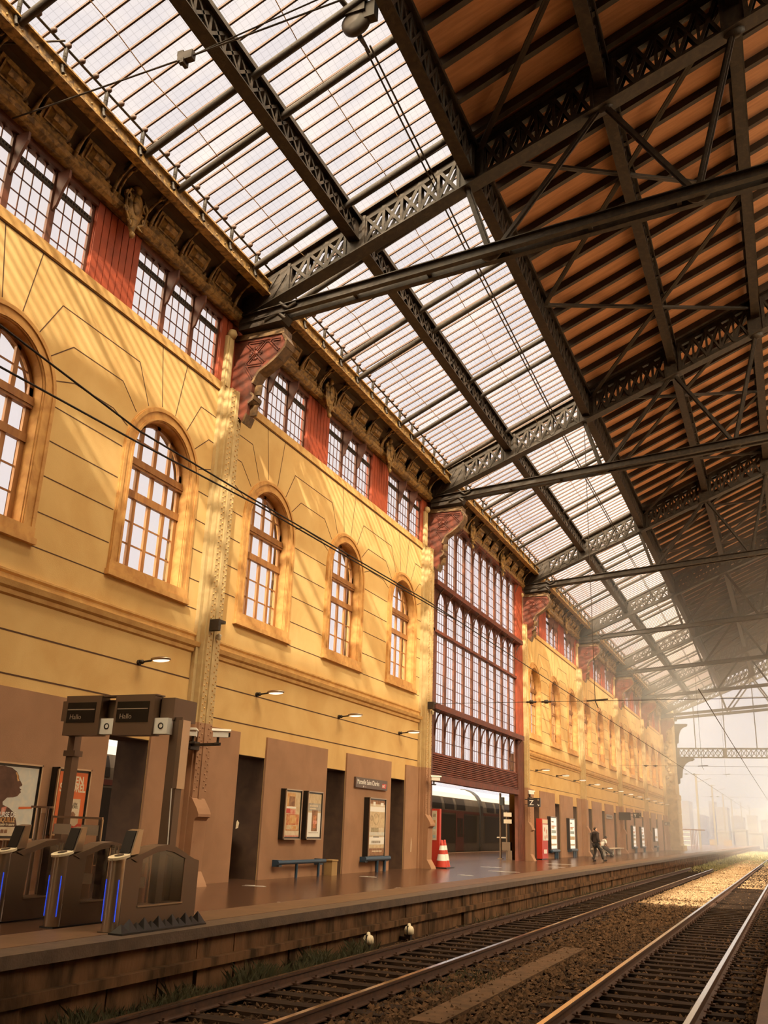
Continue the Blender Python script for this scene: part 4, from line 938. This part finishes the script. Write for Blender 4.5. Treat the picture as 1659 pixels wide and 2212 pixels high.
# gantry with two displays
t = thing('display_gantry', 'portal over the ticket gates carrying two dark displays', 'gantry', (0, 11.45, -.07)); t.scale = (1.05,1,1.05)
b = MB(); b.box(-9.86,-7.9,.02,.16,2.74,3.0); b.box(-9.88,-9.68,-.02,.2,2.7,2.99); b.build('crossbeam', M['gate'], t)
MB().box(-8.1,-7.87,-.02,.55,2.70,3.01).build('end_box', M['gate'], t)
for x0, x1 in ((-9.72,-9.60),(-7.93,-7.74)):
    MB().box(x0,x1,.02,.17,0,2.74).build('post', M['gate'], t)
MB().box(-7.78,-7.71,.0,.19,1.78,2.7).build('post_cover', M['steel'], t); MB().cyl((-7.75,-.01,1.05), (-7.78,-.01,1.78), .008, n=5).build('loose_cable', M['white'], t)
MB().box(-9.76,-9.55,.0,.18,2.2,2.28).build('post_collar', M['gate'], t)
for n, (x0, x1) in enumerate(((-9.70,-9.06),(-8.80,-8.12))):
    d = MB().box(x0,x1,-.16,.04,2.48,3.03).build('display_case', M['gate'], t)
    MB().box(x0-.02 if n == 0 else x0-.26,x1+.02,-.14,.06,3.03,3.05).build('case_top', M['gate'], d)
    s = MB().box(x0+.04,x1-.08,-.165,-.155,2.66,2.95).build('screen', M['screen'], d)
    MB().box(x0+.05,x1-.1,-.168,-.165,2.84,2.855).build('scroll_line', M['dimtext'], d)
    text('lettering', 'Hallo', .1, M['dimtext'], d, (x0+.10,-.168,2.71), (1,0,0), (0,0,1), 'LEFT', .001)
    q = MB().box(x1-.02,x1+.23,-.12,.04,2.50,2.72).build('camera_plate', M['white'], t)
    r = MB(); r.lathe((x1+.12,-.122,2.61), [(.028,0),(.045,-.006),(.045,.0),(.028,.004),(.028,0)], 14, 'y'); r.build('camera_ring', M['black'], q)
# ------------------------------------------------------------------ train and things beyond the opening
def carriage(label, y0, y1, door_at):
    t = thing('train_carriage', label, 'train carriage', (0, y0, 0)); L = y1-y0; X0 = -19.25
    e = lambda pl, a=0, b=L: MB().extr(pl, (X0,a,0), (1,0,0), (0,0,1), (0,b-a,0))
    e([(0,-.35),(0,2.36),(-.04,2.8),(-.16,3.2),(-2.6,3.2),(-2.6,-.35)]).build('body', M['train'], t)
    e([(-.16,3.2),(-.34,3.48),(-.62,3.7),(-1.0,3.85),(-1.4,3.9),(-2.6,3.7),(-2.6,3.2)]).build('roof', M['trainroof'], t)
    e([(.01,2.28),(.015,2.44),(0,2.44),(-.02,2.28)]).build('red_stripe', M['trainred'], t)
    e([(.012,.55),(.012,2.2),(-.02,2.2),(-.02,.55)], .6, L-.6).build('lower_window_band', M['trainwin'], t)
    y = 1.2
    while y+1.7 < L-1.0:
        e([(.0,2.52),(-.03,2.8),(-.14,3.16),(-.2,3.16),(-.06,2.52)], y, y+1.75).build('upper_window', M['trainwin'], t); y += 2.25
    for d in door_at:
        o = e([(.03,.05),(.03,2.34),(-.02,2.34),(-.02,.05)], d, d+1.5).build('door', M['trainred'], t)
        for a in (.2, .82): e([(.04,.9),(.04,2.0),(.03,2.0),(.03,.9)], d+a, d+a+.48).build('door_window', M['trainwin'], o)
    e([(-.1,-.8),(-.1,-.3),(-2.4,-.3),(-2.4,-.8)], 1, L-1).build('underframe', M['black'], t)
    return t
carriage('dark double-deck carriage with a red door seen under the louvred shutter', 38.0, 61.9, (19,))
carriage('rear carriage of the parked train, at the right side of the opening', 62.5, 84.0, (8,))
carriage('carriage glimpsed through the doorways beside the ticket gates', 14.0, 37.4, (6, 16))
t = thing('gangway_bellows', 'black bellows curving between the two carriages', 'bellows', (-19.2, 62.2, 0))
MB().extr([(.02,-.2),(.04,2.4),(0,2.85),(-.12,3.25),(-.32,3.55),(-.6,3.76),(-1.0,3.9),(-1.4,3.95),(-1.4,-.2)], (0,-.3,0), (1,0,0), (0,0,1), (0,.6,0)).build('bellows', M['black'], t)
m = MB(); m.quad((-19.0,12,-.7),(-26,12,-.7),(-26,90,-.7),(-19.0,90,-.7)); tag(m.build('ground', M['ballast']), 'track bed beyond the hall wall', 'ground', kind='structure')
f = MB().box(-18.99,-18.55,-14,108,-.14,.012); tag(f.build('platform_coping', M['coping']), 'pale edge of the platform by the parked train', 'kerb', kind='structure')
t = thing('strip_light_row', 'row of pale strip lights hanging just under the shutter beam', 'strip light', (-14.6, 0, 3.36))
MB().box(-.05,.05,38.0,56.5,.03,.09).build('rail', M['iron'], t)
for k in range(6):
    MB().box(-.05,.05,38.4+k*3.0,40.6+k*3.0,-.03,.03).build('tube', M['lamp'] if k not in (2,) else M['yellowbox'], t)
for k in range(2): MB().cyl((0,42+k*9,.09), (0,42+k*9,1.2), .015, n=5).build('hanger', M['iron'], t)
t = thing('signal_post', 'grey signal post with cabinets standing in the opening to the train', 'signal post', (-13.8, 48.0, 0))
MB().cyl((0,0,.03), (0,0,3.2), .055, n=10).box(-.13,.13,-.13,.13,0,.04).build('pole', M['gate'], t)
MB().box(-.18,.3,-.03,.03,1.0,1.06).build('cross_arm', M['steel'], t); MB().box(.12,.55,-.15,.2,.42,.82).build('cabinet', M['gate'], t)
MB().box(.2,.62,-.1,.15,2.05,2.25).box(.2,.62,-.1,.15,1.72,1.92).build('label_plates', M['steel'], t); MB().box(.3,.36,-.05,.05,0,2.3).build('second_post', M['gate'], t)
MB().box(.0,.2,-.1,.1,2.6,3.0).build('signal_head', M['black'], t); MB().box(.4,.64,-.15,.15,0,.42).build('plinth', M['gate'], t)
m = MB()
for y0, y1 in ((-8,33.2),(48.2,107)): m.box(-17.6,W-.8,y0,y1,4.25,4.4)
m.box(-14.5,W-.8,33.2,48.2,3.9,4.0); m.box(-26,W-.8,-8.3,-8,-.8,5.5); tag(m.build('light_blocker', M['iron']), 'roof and wall added behind the hall wall to shade the doorways', 'light_blocker', kind='structure')  # roofs and end wall added to cut light on doorways and corner pier
# ------------------------------------------------------------------ overhead wires
def wire(label, pts, r=.012, name='overhead_wire', cat='wire', m='irond'): return tag(MB().tube(pts, r, 5).build(name, M[m]), label, cat)
wire('contact wire above the platform-side track, crossing the arched windows', [(-5.95,2,5.55),(-5.95,5,5.42),(-5.95,7.1,5.25),(-5.95,9.5,5.29),(-5.95,16,5.45),(-5.95,60,5.45),(-5.95,109,5.45),(-6.2,250,5.6)], .011)
wire('second overhead wire joining the contact wire above the first pilaster', [(-5.97,2,4.98),(-5.97,5.2,5.06),(-5.97,7.1,5.13),(-5.97,9.6,5.26),(-5.96,17.5,5.44)], .011)
wire('contact wire above the near track, seen against the bright sky', [(-2.04,27,5.3),(-2.04,60,5.2),(-2.04,110,5.2),(-2.0,300,5.3)], .014)
def span(lab, y, z, x1, ins, drop):
    t = thing('span_wire', lab, 'wire', (0, y, z))
    MB().cyl((W+.2,0,0), (x1,0,0), .01, n=5).build('wire', M['irond'], t)
    for x in ins: MB().lathe((x,0,0), [(0,-.2),(.035,-.17),(.03,-.08),(.07,-.06),(.07,.06),(.03,.08),(.035,.17),(0,.2)], 8, 'x').build('insulator', M['irond'], t)
    if drop:
        MB().cyl((drop,0,0), (drop,0,roofz(drop)-1.6-z), .012, n=5).build('drop_wire', M['irond'], t)
        MB().bar((drop-.3,0,0), (drop+.45,0,.05), .05, .05).bar((drop,0,0), (drop+.1,0,-.25), .03, .03).build('registration_arm', M['iron'], t)
span('span wire with twin insulators crossing in front of the glazed bay', 33.0, 5.83, 2, (-8.3,-7.75), -6.0)
span('span wire with insulators near the Y sign', 77.0, 6.6, 2, (-10.2,-9.5), -6.0)
span('far span wire with insulators near the end pier', 107.0, 7.8, 2, (-10.0,-9.2), -6.0)
span('faint span wire outside the open end', 135.0, 6.6, 12, (-9.6,-8.8), None)
wire('long cable pair strung under the glass roof beside the boarded edge', [(-6.77,13.6,17.0),(-6.98,20.9,16.95),(-7.26,37.7,16.87),(-7.35,70,16.8),(-7.4,107,16.8)], .022, 'roof_cable', 'cable')
wire('second strand of the cable pair strung under the glass roof', [(-6.67,13.6,17.05),(-6.88,20.9,17.0),(-7.18,37.7,16.92),(-7.3,70,16.85),(-7.35,107,16.85)], .022, 'roof_cable', 'cable')
rp = mat('tan_net_rope', (.42,.27,.15), .9)
for x, lab in ((-10.55,'tan net rope strung under the lower edge of the glass roof'), (-7.9,'tan net rope strung under the upper half of the glass roof')):
    random.seed(int(-x*10)); pts = []; y = 6.0
    while y < 107: pts.append((x+random.uniform(-.08,.08), y, roofz(x)-.06-(.10 if int(y) % 3 else .03))); y += 1.4
    tag(MB().tube(pts, .011, 5).build('net_rope', rp), lab, 'rope')
t = thing('pulley_block', 'round dark pulley block hanging under the glass roof at the top of the view', 'pulley', (-6.67, 12.9, 16.95))
MB().lathe((0,.0,0), [(0,-.12),(.2,-.11),(.3,-.06),(.31,0),(.3,.06),(.2,.11),(0,.12)], 20, 'y').build('wheel_case', M['irond'], t)
MB().box(-.2,.25,-.16,.16,.15,.42).box(.2,.45,-.1,.1,-.02,.38).build('yoke', M['irond'], t); MB().cyl((-.1,0,.3), (-.35,-.6,.55), .06, n=8).cyl((.12,0,.3), (.0,-.6,.7), .04, n=8).build('hanger', M['irond'], t)
MB().cyl((-.02,.25,-.1), (-.05,.8,.03), .06, .03, 8).build('cable_socket', M['irond'], t)
t = thing('cross_cable', 'thin cable with a black clamp crossing under the nearest glass roof', 'cable', (0, 10, 13.95))
MB().tube([(-12.4,0,-.05),(-8.4,0,0),(2,0,.4)], .018, 5).tube([(-8.3,.03,.05),(-5,.03,.45),(2,.03,1.0)], .015, 5).build('cable', M['irond'], t)
MB().box(-8.6,-8.3,-.06,.06,-.08,.09).box(-8.52,-8.45,-.08,.08,-.16,-.06).box(-8.62,-8.5,-.05,.05,.05,.15).build('clamp', M['irond'], t)
t = thing('stay_cable', 'straight dark stay crossing the cornice at the far left', 'cable', (0,0,0)); MB().cyl((-12.35,8.6,14.3), (-11.3,9.9,15.3), .02, n=6).build('stay', M['irond'], t)
# ------------------------------------------------------------------ people
def skin(name, V, E, m, parent, root=0, sub=2, loc=None):
    me = bpy.data.meshes.new(name); me.from_pydata([p for p, r in V], E, []); me.materials.append(m)
    o = put(name, me, parent, loc); bm = bmesh.new(); bm.from_mesh(me); ly = bm.verts.layers.skin.verify(); bm.verts.ensure_lookup_table()
    for v, (p, r) in zip(bm.verts, V): v[ly].radius = (r if isinstance(r, tuple) else (r, r)); v[ly].use_root = (v.index == root)
    bm.to_mesh(me); bm.free()
    s = o.modifiers.new('skin', 'SKIN'); s.use_smooth_shade = True
    if sub: q = o.modifiers.new('sub', 'SUBSURF'); q.levels = sub; q.render_levels = sub
    return o
def chain(V, E, start, pts):
    a = start
    for p in pts: V.append(p); E.append((a, len(V)-1)); a = len(V)-1
    return a
def hand(V, E, wrist, dirv, side, palm=.075):
    """palm, four curled fingers and a thumb grown from the wrist vertex"""
    w = Vector(V[wrist][0]); d = Vector(dirv).normalized(); s = Vector(side).normalized(); n = d.cross(s)
    k = chain(V, E, wrist, [(tuple(w+d*palm*.6), (.03,.016))])
    for q, L in zip((-.9,-.3,.3,.9), (.062,.075,.07,.055)):
        b = w+d*palm*1.05+s*q*.03
        chain(V, E, k, [(tuple(b), .0095), (tuple(b+d*L*.55+n*.012), .009), (tuple(b+d*L*.85+n*.035), .007)])
    chain(V, E, wrist, [(tuple(w+d*palm*.45+s*-.038), .0105), (tuple(w+d*palm*.85+s*-.06+n*.012), .0095), (tuple(w+d*palm*1.15+s*-.055+n*.03), .007)])
def head(V, E, neck, c, f, r=.092):
    """cranium, jaw and nose grown upward from the neck; c centre of head, f facing direction"""
    c = Vector(c); f = Vector(f).normalized()
    k = chain(V, E, neck, [(tuple(c-Vector((0,0,.085))+f*.025), .062), (tuple(c-Vector((0,0,.01))+f*.01), (r,r*.86)), (tuple(c+Vector((0,0,.07))-f*.012), r*.8)])
    return k
def face(parent, c, f):
    c = Vector(c); f = Vector(f).normalized(); s = f.cross(Vector((0,0,1)))
    m = MB(); m.ell(c+f*.118-Vector((0,0,.028)), (.016,.018,.026), 8, 5)
    for q in (-1, 1): m.ell(c+s*q*.09-Vector((0,0,.02)), (.02,.022,.034), 8, 5)
    m.ell(c+f*.098-Vector((0,0,.078)), (.024,.02,.009), 8, 4); m.build('nose_ears_mouth', M['skin'], parent)
    e = MB()
    for q in (-1, 1): e.ell(c+f*.094+s*q*.034+Vector((0,0,.004)), (.011,.011,.009), 8, 5)
    e.build('eyes', M['black'], parent)
# walking man in dark clothes, seen from behind, head turned to the right
t = thing('person', 'walking man in a dark jacket and black trousers, seen from behind', 'person', (-9.72, 52.0, 0), -.75)
V = [((0,0,.92),(.13,.1)), ((0,.01,1.12),(.12,.09)), ((0,.015,1.3),(.14,.1)), ((0,.0,1.41),(.08,.065)), ((0,.015,1.49),.05)]; E = [(0,1),(1,2),(2,3),(3,4)]
head(V, E, 4, (.0,.04,1.6), (.75,.6,0))
for s, kn, an, toe in ((-1,(-.10,.02,.49),(-.11,-.12,.10),(-.13,.03,.035)), (1,(.11,.24,.52),(.13,.36,.11),(.17,.52,.06))):
    h = chain(V, E, 0, [((s*.095,0,.86),.075), (kn,.05), (an,.03)]); chain(V, E, h, [(toe,.02)])
    sh = chain(V, E, 3, [((s*.19,0,1.39),.06), ((s*.27,-.05,1.13),.045), ((s*.255,.08,.92),.033)]); hand(V, E, sh, (0,.25,-1), (0,1,0) if s < 0 else (0,-1,0))
bd = skin('body', V, E, M['skin'], t)
J = [((0,0,.86),(.185,.145)), ((0,.0,1.0),(.185,.14)), ((0,.01,1.15),(.18,.135)), ((0,.01,1.32),(.2,.14)), ((0,0,1.425),(.15,.115)), ((0,.012,1.515),.085)]; JE = [(i,i+1) for i in range(5)]
for s in (-1, 1): chain(J, JE, 4, [((s*.19,0,1.385),.085), ((s*.275,-.05,1.13),.072), ((s*.26,.06,.95),.058)])
skin('jacket', J, JE, M['jacket'], t)
Tv = [((0,0,.9),(.165,.125))]; TE = []
for s, kn, an in ((-1,(-.10,.02,.49),(-.11,-.115,.08)), (1,(.11,.24,.52),(.13,.36,.09))): chain(Tv, TE, 0, [((s*.095,.01,.83),.105), (kn,.078), (an,.062)])
skin('trousers', Tv, TE, M['trouser'], t)
for s, an, he, toe in ((-1,(-.11,-.12,.09),(-.11,-.15,.05),(-.135,.08,.035)), (1,(.13,.36,.10),(.125,.32,.06),(.18,.57,.07))):
    skin('shoe', [(he,.055),(an,.062),(toe,.052)], [(0,1),(0,2)], M['black'], t)
face(t, (.0,.04,1.6), (.75,.6,0))
MB().ell((-.03,.015,1.625), (.096,.096,.085), 14, 8).build('hair', M['hair'], t)
# seated person in a white shirt, bent forward on the wall bench
t = thing('person', 'seated person in a white shirt and dark trousers, bent forward on the bench', 'person', (-11.75, 64.6, 0), -.95)
V = [((0,0,.52),(.15,.12)), ((0,.08,.72),(.13,.1)), ((0,.2,.9),(.15,.11)), ((0,.27,1.0),(.09,.075)), ((0,.33,1.06),.052)]; E = [(0,1),(1,2),(2,3),(3,4)]
head(V, E, 4, (0,.41,1.13), (0,.85,-.5))
for s in (-1, 1):
    h = chain(V, E, 0, [((s*.1,.06,.52),.08), ((s*.14,.46,.5),.055), ((s*.13,.44,.1),.034)]); chain(V, E, h, [((s*.15,.56,.04),.022)])
    sh = chain(V, E, 3, [((s*.18,.26,.96),.058), ((s*.22,.3,.7),.044), ((s*.08,.5,.62),.032)]); hand(V, E, sh, (-s*.5,.6,-.15), (0,.3,1))
skin('body', V, E, M['skin'], t)
J = [((0,0,.56),(.17,.14)), ((0,.07,.72),(.165,.13)), ((0,.19,.89),(.18,.13)), ((0,.265,.985),(.115,.09))]; JE = [(0,1),(1,2),(2,3)]
for s in (-1, 1): chain(J, JE, 3, [((s*.18,.26,.955),.08), ((s*.215,.29,.78),.068)])
skin('shirt', J, JE, M['shirt'], t)
Tv = [((0,0,.52),(.165,.13))]; TE = []
for s in (-1, 1): chain(Tv, TE, 0, [((s*.1,.08,.52),.1), ((s*.14,.46,.5),.08), ((s*.13,.44,.14),.062)])
skin('trousers', Tv, TE, M['trouser'], t)
for s in (-1, 1): skin('shoe', [((s*.13,.42,.05),.045),((s*.13,.44,.09),.048),((s*.15,.62,.035),.038)], [(0,1),(0,2)], M['black'], t)
face(t, (0,.41,1.13), (0,.85,-.5)); MB().ell((0,.375,1.165), (.1,.105,.095), 14, 8).build('hair', M['hair'], t)
# wall bench, trolley and bag
t = thing('bench', 'pale wooden bench on the wall where the person sits', 'bench', (-11.98, 68.6, 0))
MB().box(-.2,.28,-5.2,5.2,.40,.46).build('seat', M['beige'], t)
for y in (-4.6,-1.6,1.6,4.6): MB().box(-.12,.12,y-.06,y+.06,0,.40).build('leg', M['white'], t)
t = thing('luggage_trolley', 'folding luggage trolley with pale rails leaning by the seated person', 'trolley', (-11.25, 63.6, 0))
f = MB()
for y in (-.2,.2): f.cyl((-.45,y,.66), (.42,y,.06), .018, n=8)
for q in (.15,.45,.75): x, z = -.45+.87*q, .66-.6*q; f.cyl((x,-.2,z), (x,.2,z), .012, n=6)
f.cyl((-.45,-.2,.66), (-.45,.2,.66), .018, n=8); f.build('frame', M['steel'], t)
for y in (-.25,.25):
    MB().lathe((.36,y,.09), [(.02,-.02),(.09,-.02),(.09,.02),(.02,.02)], 16, 'y').build('wheel', M['black'], t)
tag(skin('travel_bag', [((-.22,0,.62),(.14,.1)), ((.02,0,.46),(.19,.16)), ((.28,0,.29),(.18,.15)), ((.42,0,.2),(.1,.1))], [(0,1),(1,2),(2,3)], M['jacket'], None, 0, 2, (-11.25,63.6,0)), 'dark soft travel bag lying on the luggage trolley', 'bag')
# ------------------------------------------------------------------ outside the open end
M['haze2'] = mat('muted_yellow_paint', (.15,.10,.05), .8)  # flat muted yellow for the far boxes
def mast(label, x, y, h):
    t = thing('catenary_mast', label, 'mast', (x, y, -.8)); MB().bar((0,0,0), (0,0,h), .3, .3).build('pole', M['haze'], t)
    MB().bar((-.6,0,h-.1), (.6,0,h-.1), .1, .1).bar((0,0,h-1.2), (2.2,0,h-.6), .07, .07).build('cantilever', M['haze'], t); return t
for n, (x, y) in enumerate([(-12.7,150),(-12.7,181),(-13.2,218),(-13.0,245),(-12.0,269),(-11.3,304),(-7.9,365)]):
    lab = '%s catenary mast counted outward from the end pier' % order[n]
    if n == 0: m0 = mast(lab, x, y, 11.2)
    else: dup(m0, (x, y, -.8), lab)
t = thing('platform_shelter', 'small platform shelter with thin posts just beyond the end pier', 'shelter', (-11.6, 126, 0))
MB().box(-1.2,1.4,-2,2,2.2,2.3).build('roof', M['redd'], t)
for k in range(5): MB().box(.0+k*.18,.05+k*.18,-1.9,-1.82,0,2.2).build('post', M['redd'], t)
for z in (.4,.9,1.4,1.9): MB().box(-1.1,-.1,-1.9,-1.85,z,z+.06).build('glass_bar', M['white'], t)
for n, (x0, x1, y) in enumerate([(-15.6,-14.2,205),(-12.9,-11.4,205)]):
    tag(MB().box(x0,x1,y,y+1,-.8,1.0).box(x0,x1,y-.05,y+1.05,1.0,1.08).build('storage_box', M['haze2']), ['pale yellow box far out on the tracks, nearer the end pier','pale yellow box far out on the tracks, farther from the pier'][n], 'box')
def house(label, x0, x1, y, h, floors, tile=False, m='pale'):
    t = thing('building', label, 'building', ((x0+x1)/2, y, -.8)); w = (x1-x0)/2
    MB().box(-w,w,0,12,0,h).build('wall', M[m], t)
    if tile: MB().extr([(-w-.3,h),(w+.3,h),(w*.0,h+w*.35)], (0,-.2,0), (1,0,0), (0,0,1), (0,12.4,0)).build('roof', M['paletile'], t)
    else: MB().box(-w-.15,w+.15,-.15,12.15,h,h+.35).build('roof', M['pale'], t)
    n = max(2, int(w*2/2.4))
    for f_ in range(floors):
        for k in range(n):
            a = -w+(k+.5)*2*w/n; z = h*(f_+.35)/floors; MB().box(a-.45,a+.45,-.06,.02,z,z+h*.42/floors).build('window', M['paletile'], t)
    return t
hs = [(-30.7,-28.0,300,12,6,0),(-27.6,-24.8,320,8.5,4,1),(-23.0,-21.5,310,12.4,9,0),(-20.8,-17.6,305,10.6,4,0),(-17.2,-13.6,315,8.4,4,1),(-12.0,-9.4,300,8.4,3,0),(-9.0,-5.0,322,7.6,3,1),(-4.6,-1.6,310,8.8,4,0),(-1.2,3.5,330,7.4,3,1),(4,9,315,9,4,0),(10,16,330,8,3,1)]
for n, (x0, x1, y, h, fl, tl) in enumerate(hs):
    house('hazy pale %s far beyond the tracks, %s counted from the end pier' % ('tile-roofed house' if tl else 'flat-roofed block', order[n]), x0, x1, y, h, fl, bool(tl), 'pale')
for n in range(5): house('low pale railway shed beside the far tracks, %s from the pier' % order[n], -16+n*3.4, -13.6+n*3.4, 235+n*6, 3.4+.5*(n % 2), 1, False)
h = MB(); xs = [-400+k*20 for k in range(50)]; zz = [14+22*math.exp(-((x+70)/110)**2)+8*math.sin(x*.02) for x in xs]
for (xa, za), (xb, zb) in zip(zip(xs, zz), zip(xs[1:], zz[1:])): h.quad((xa,880,-2),(xb,880,-2),(xb,980,zb),(xa,980,za)); h.quad((xa,980,za),(xb,980,zb),(xb,1100,-2),(xa,1100,-2))
tag(h.build('hills', M['pale']), 'faint hills on the horizon', 'hills', kind='structure')
m = MB(); m.quad((-300,111,-.79),(-16,111,-.79),(-16,900,-.79),(-300,900,-.79)); m.quad((8,111,-.79),(300,111,-.79),(300,900,-.79),(8,900,-.79)); m.quad((-16,260,-.785),(8,260,-.785),(8,900,-.785),(-16,900,-.785))
tag(m.build('ground', M['dust']), 'pale dusty ground outside the station', 'ground', kind='structure')
SKYB = 22.0; SUNE = 10.0; HZ1 = .0075; HZ2 = .0055; OM = .53; EXPO = 0.0
# ------------------------------------------------------------------ light and camera
sc = bpy.context.scene
w = bpy.data.worlds.new('hazy_sky'); sc.world = w; w.use_nodes = True; nt = w.node_tree; N = nt.nodes; L = nt.links
bg = N['Background']
SUN = Vector((-1, 2.1, -1.9)).normalized()
tc = N.new('ShaderNodeTexCoord'); dp = N.new('ShaderNodeVectorMath'); dp.operation = 'DOT_PRODUCT'; dp.inputs[1].default_value = -SUN
L.new(tc.outputs['Generated'], dp.inputs[0])
mr = N.new('ShaderNodeMapRange'); mr.inputs[1].default_value = .1; mr.inputs[2].default_value = 1; mr.inputs[3].default_value = 0; mr.inputs[4].default_value = 1; L.new(dp.outputs['Value'], mr.inputs[0])
pw = N.new('ShaderNodeMath'); pw.operation = 'POWER'; pw.inputs[1].default_value = 1.5; L.new(mr.outputs[0], pw.inputs[0])
mx = N.new('ShaderNodeMix'); mx.data_type = 'RGBA'; mx.inputs[6].default_value = (.86,.795,.785,1); mx.inputs[7].default_value = (SKYB*1.0,SKYB*.82,SKYB*.52,1)
L.new(pw.outputs[0], mx.inputs[0]); L.new(mx.outputs[2], bg.inputs['Color']); bg.inputs['Strength'].default_value = 1
sd = bpy.data.lights.new('sun', 'SUN'); sd.energy = SUNE; sd.color = (1,.91,.69); sd.angle = math.radians(1.0)
so = bpy.data.objects.new('sun', sd); C.objects.link(so); so.rotation_euler = SUN.to_track_quat('-Z', 'Y').to_euler(); so.location = (30,-40,60)
def haze(name, label, box, dens, omega, col):
    hm = bpy.data.materials.new(name); hm.use_nodes = True; nt = hm.node_tree; N = nt.nodes; L = nt.links; N.remove(N['Principled BSDF'])
    vs = N.new('ShaderNodeVolumeScatter'); vs.inputs['Density'].default_value = dens*omega; vs.inputs['Anisotropy'].default_value = .2; vs.inputs['Color'].default_value = col+(1,)
    va = N.new('ShaderNodeVolumeAbsorption'); va.inputs['Density'].default_value = dens*(1-omega); va.inputs['Color'].default_value = (0,0,0,1)
    ad = N.new('ShaderNodeAddShader'); L.new(vs.outputs[0], ad.inputs[0]); L.new(va.outputs[0], ad.inputs[1]); L.new(ad.outputs[0], N['Material Output'].inputs['Volume'])
    tag(MB().box(*box).build('haze', hm), label, 'haze', kind='stuff')
haze('hall_haze', 'thin bright haze in the far half of the hall', (-12.45,38,50,111.2,.02,27), HZ1, 1, (.92,.95,.97))
haze('hall_haze', 'extra haze added to imitate flare just inside the open end', (-12.4,38,84,111.1,.03,26.9), .011, 1, (.95,.95,.95))  # extra volume added to brighten the roof end as flare does
haze('outdoor_haze', 'pale haze over the tracks and town beyond the open end', (-60,60,112,600,-.7,45), HZ2, OM, (.40,.50,.98))
cam = bpy.data.cameras.new('camera'); co = bpy.data.objects.new('camera', cam); C.objects.link(co); sc.camera = co
F = 1972.69; cam.lens = F/2212*36; cam.sensor_width = 36; cam.sensor_fit = 'AUTO'; cam.clip_end = 2000; cam.clip_start = .05
vy = Vector((1715-829.5, 1816-1106, F)).normalized(); vz = Vector((1042-829.5, -4640-1106, F)).normalized(); vx = vy.cross(vz)
# rows: camera axes (right, down, forward) in world coordinates
R = Matrix((( vx.x, vy.x, vz.x), (vx.y, vy.y, vz.y), (vx.z, vy.z, vz.z)))
right, down, fwd = R[0], R[1], R[2]
mw = Matrix((right, -down, -fwd)).transposed().to_4x4(); mw.translation = (0,0,1.4); co.matrix_world = mw
sc.view_settings.view_transform = 'Standard'; sc.view_settings.look = 'None'; sc.view_settings.gamma = 1; sc.view_settings.use_curve_mapping = False
sc.view_settings.exposure = EXPO
cy = sc.cycles; cy.max_bounces = 6; cy.diffuse_bounces = 3; cy.glossy_bounces = 3; cy.transmission_bounces = 4; cy.transparent_max_bounces = 24; cy.volume_bounces = 1
cy.use_denoising = True; cy.use_adaptive_sampling = True; cy.adaptive_threshold = .04; cy.adaptive_min_samples = 16; cy.sample_clamp_indirect = 4; cy.caustics_reflective = False; cy.caustics_refractive = False
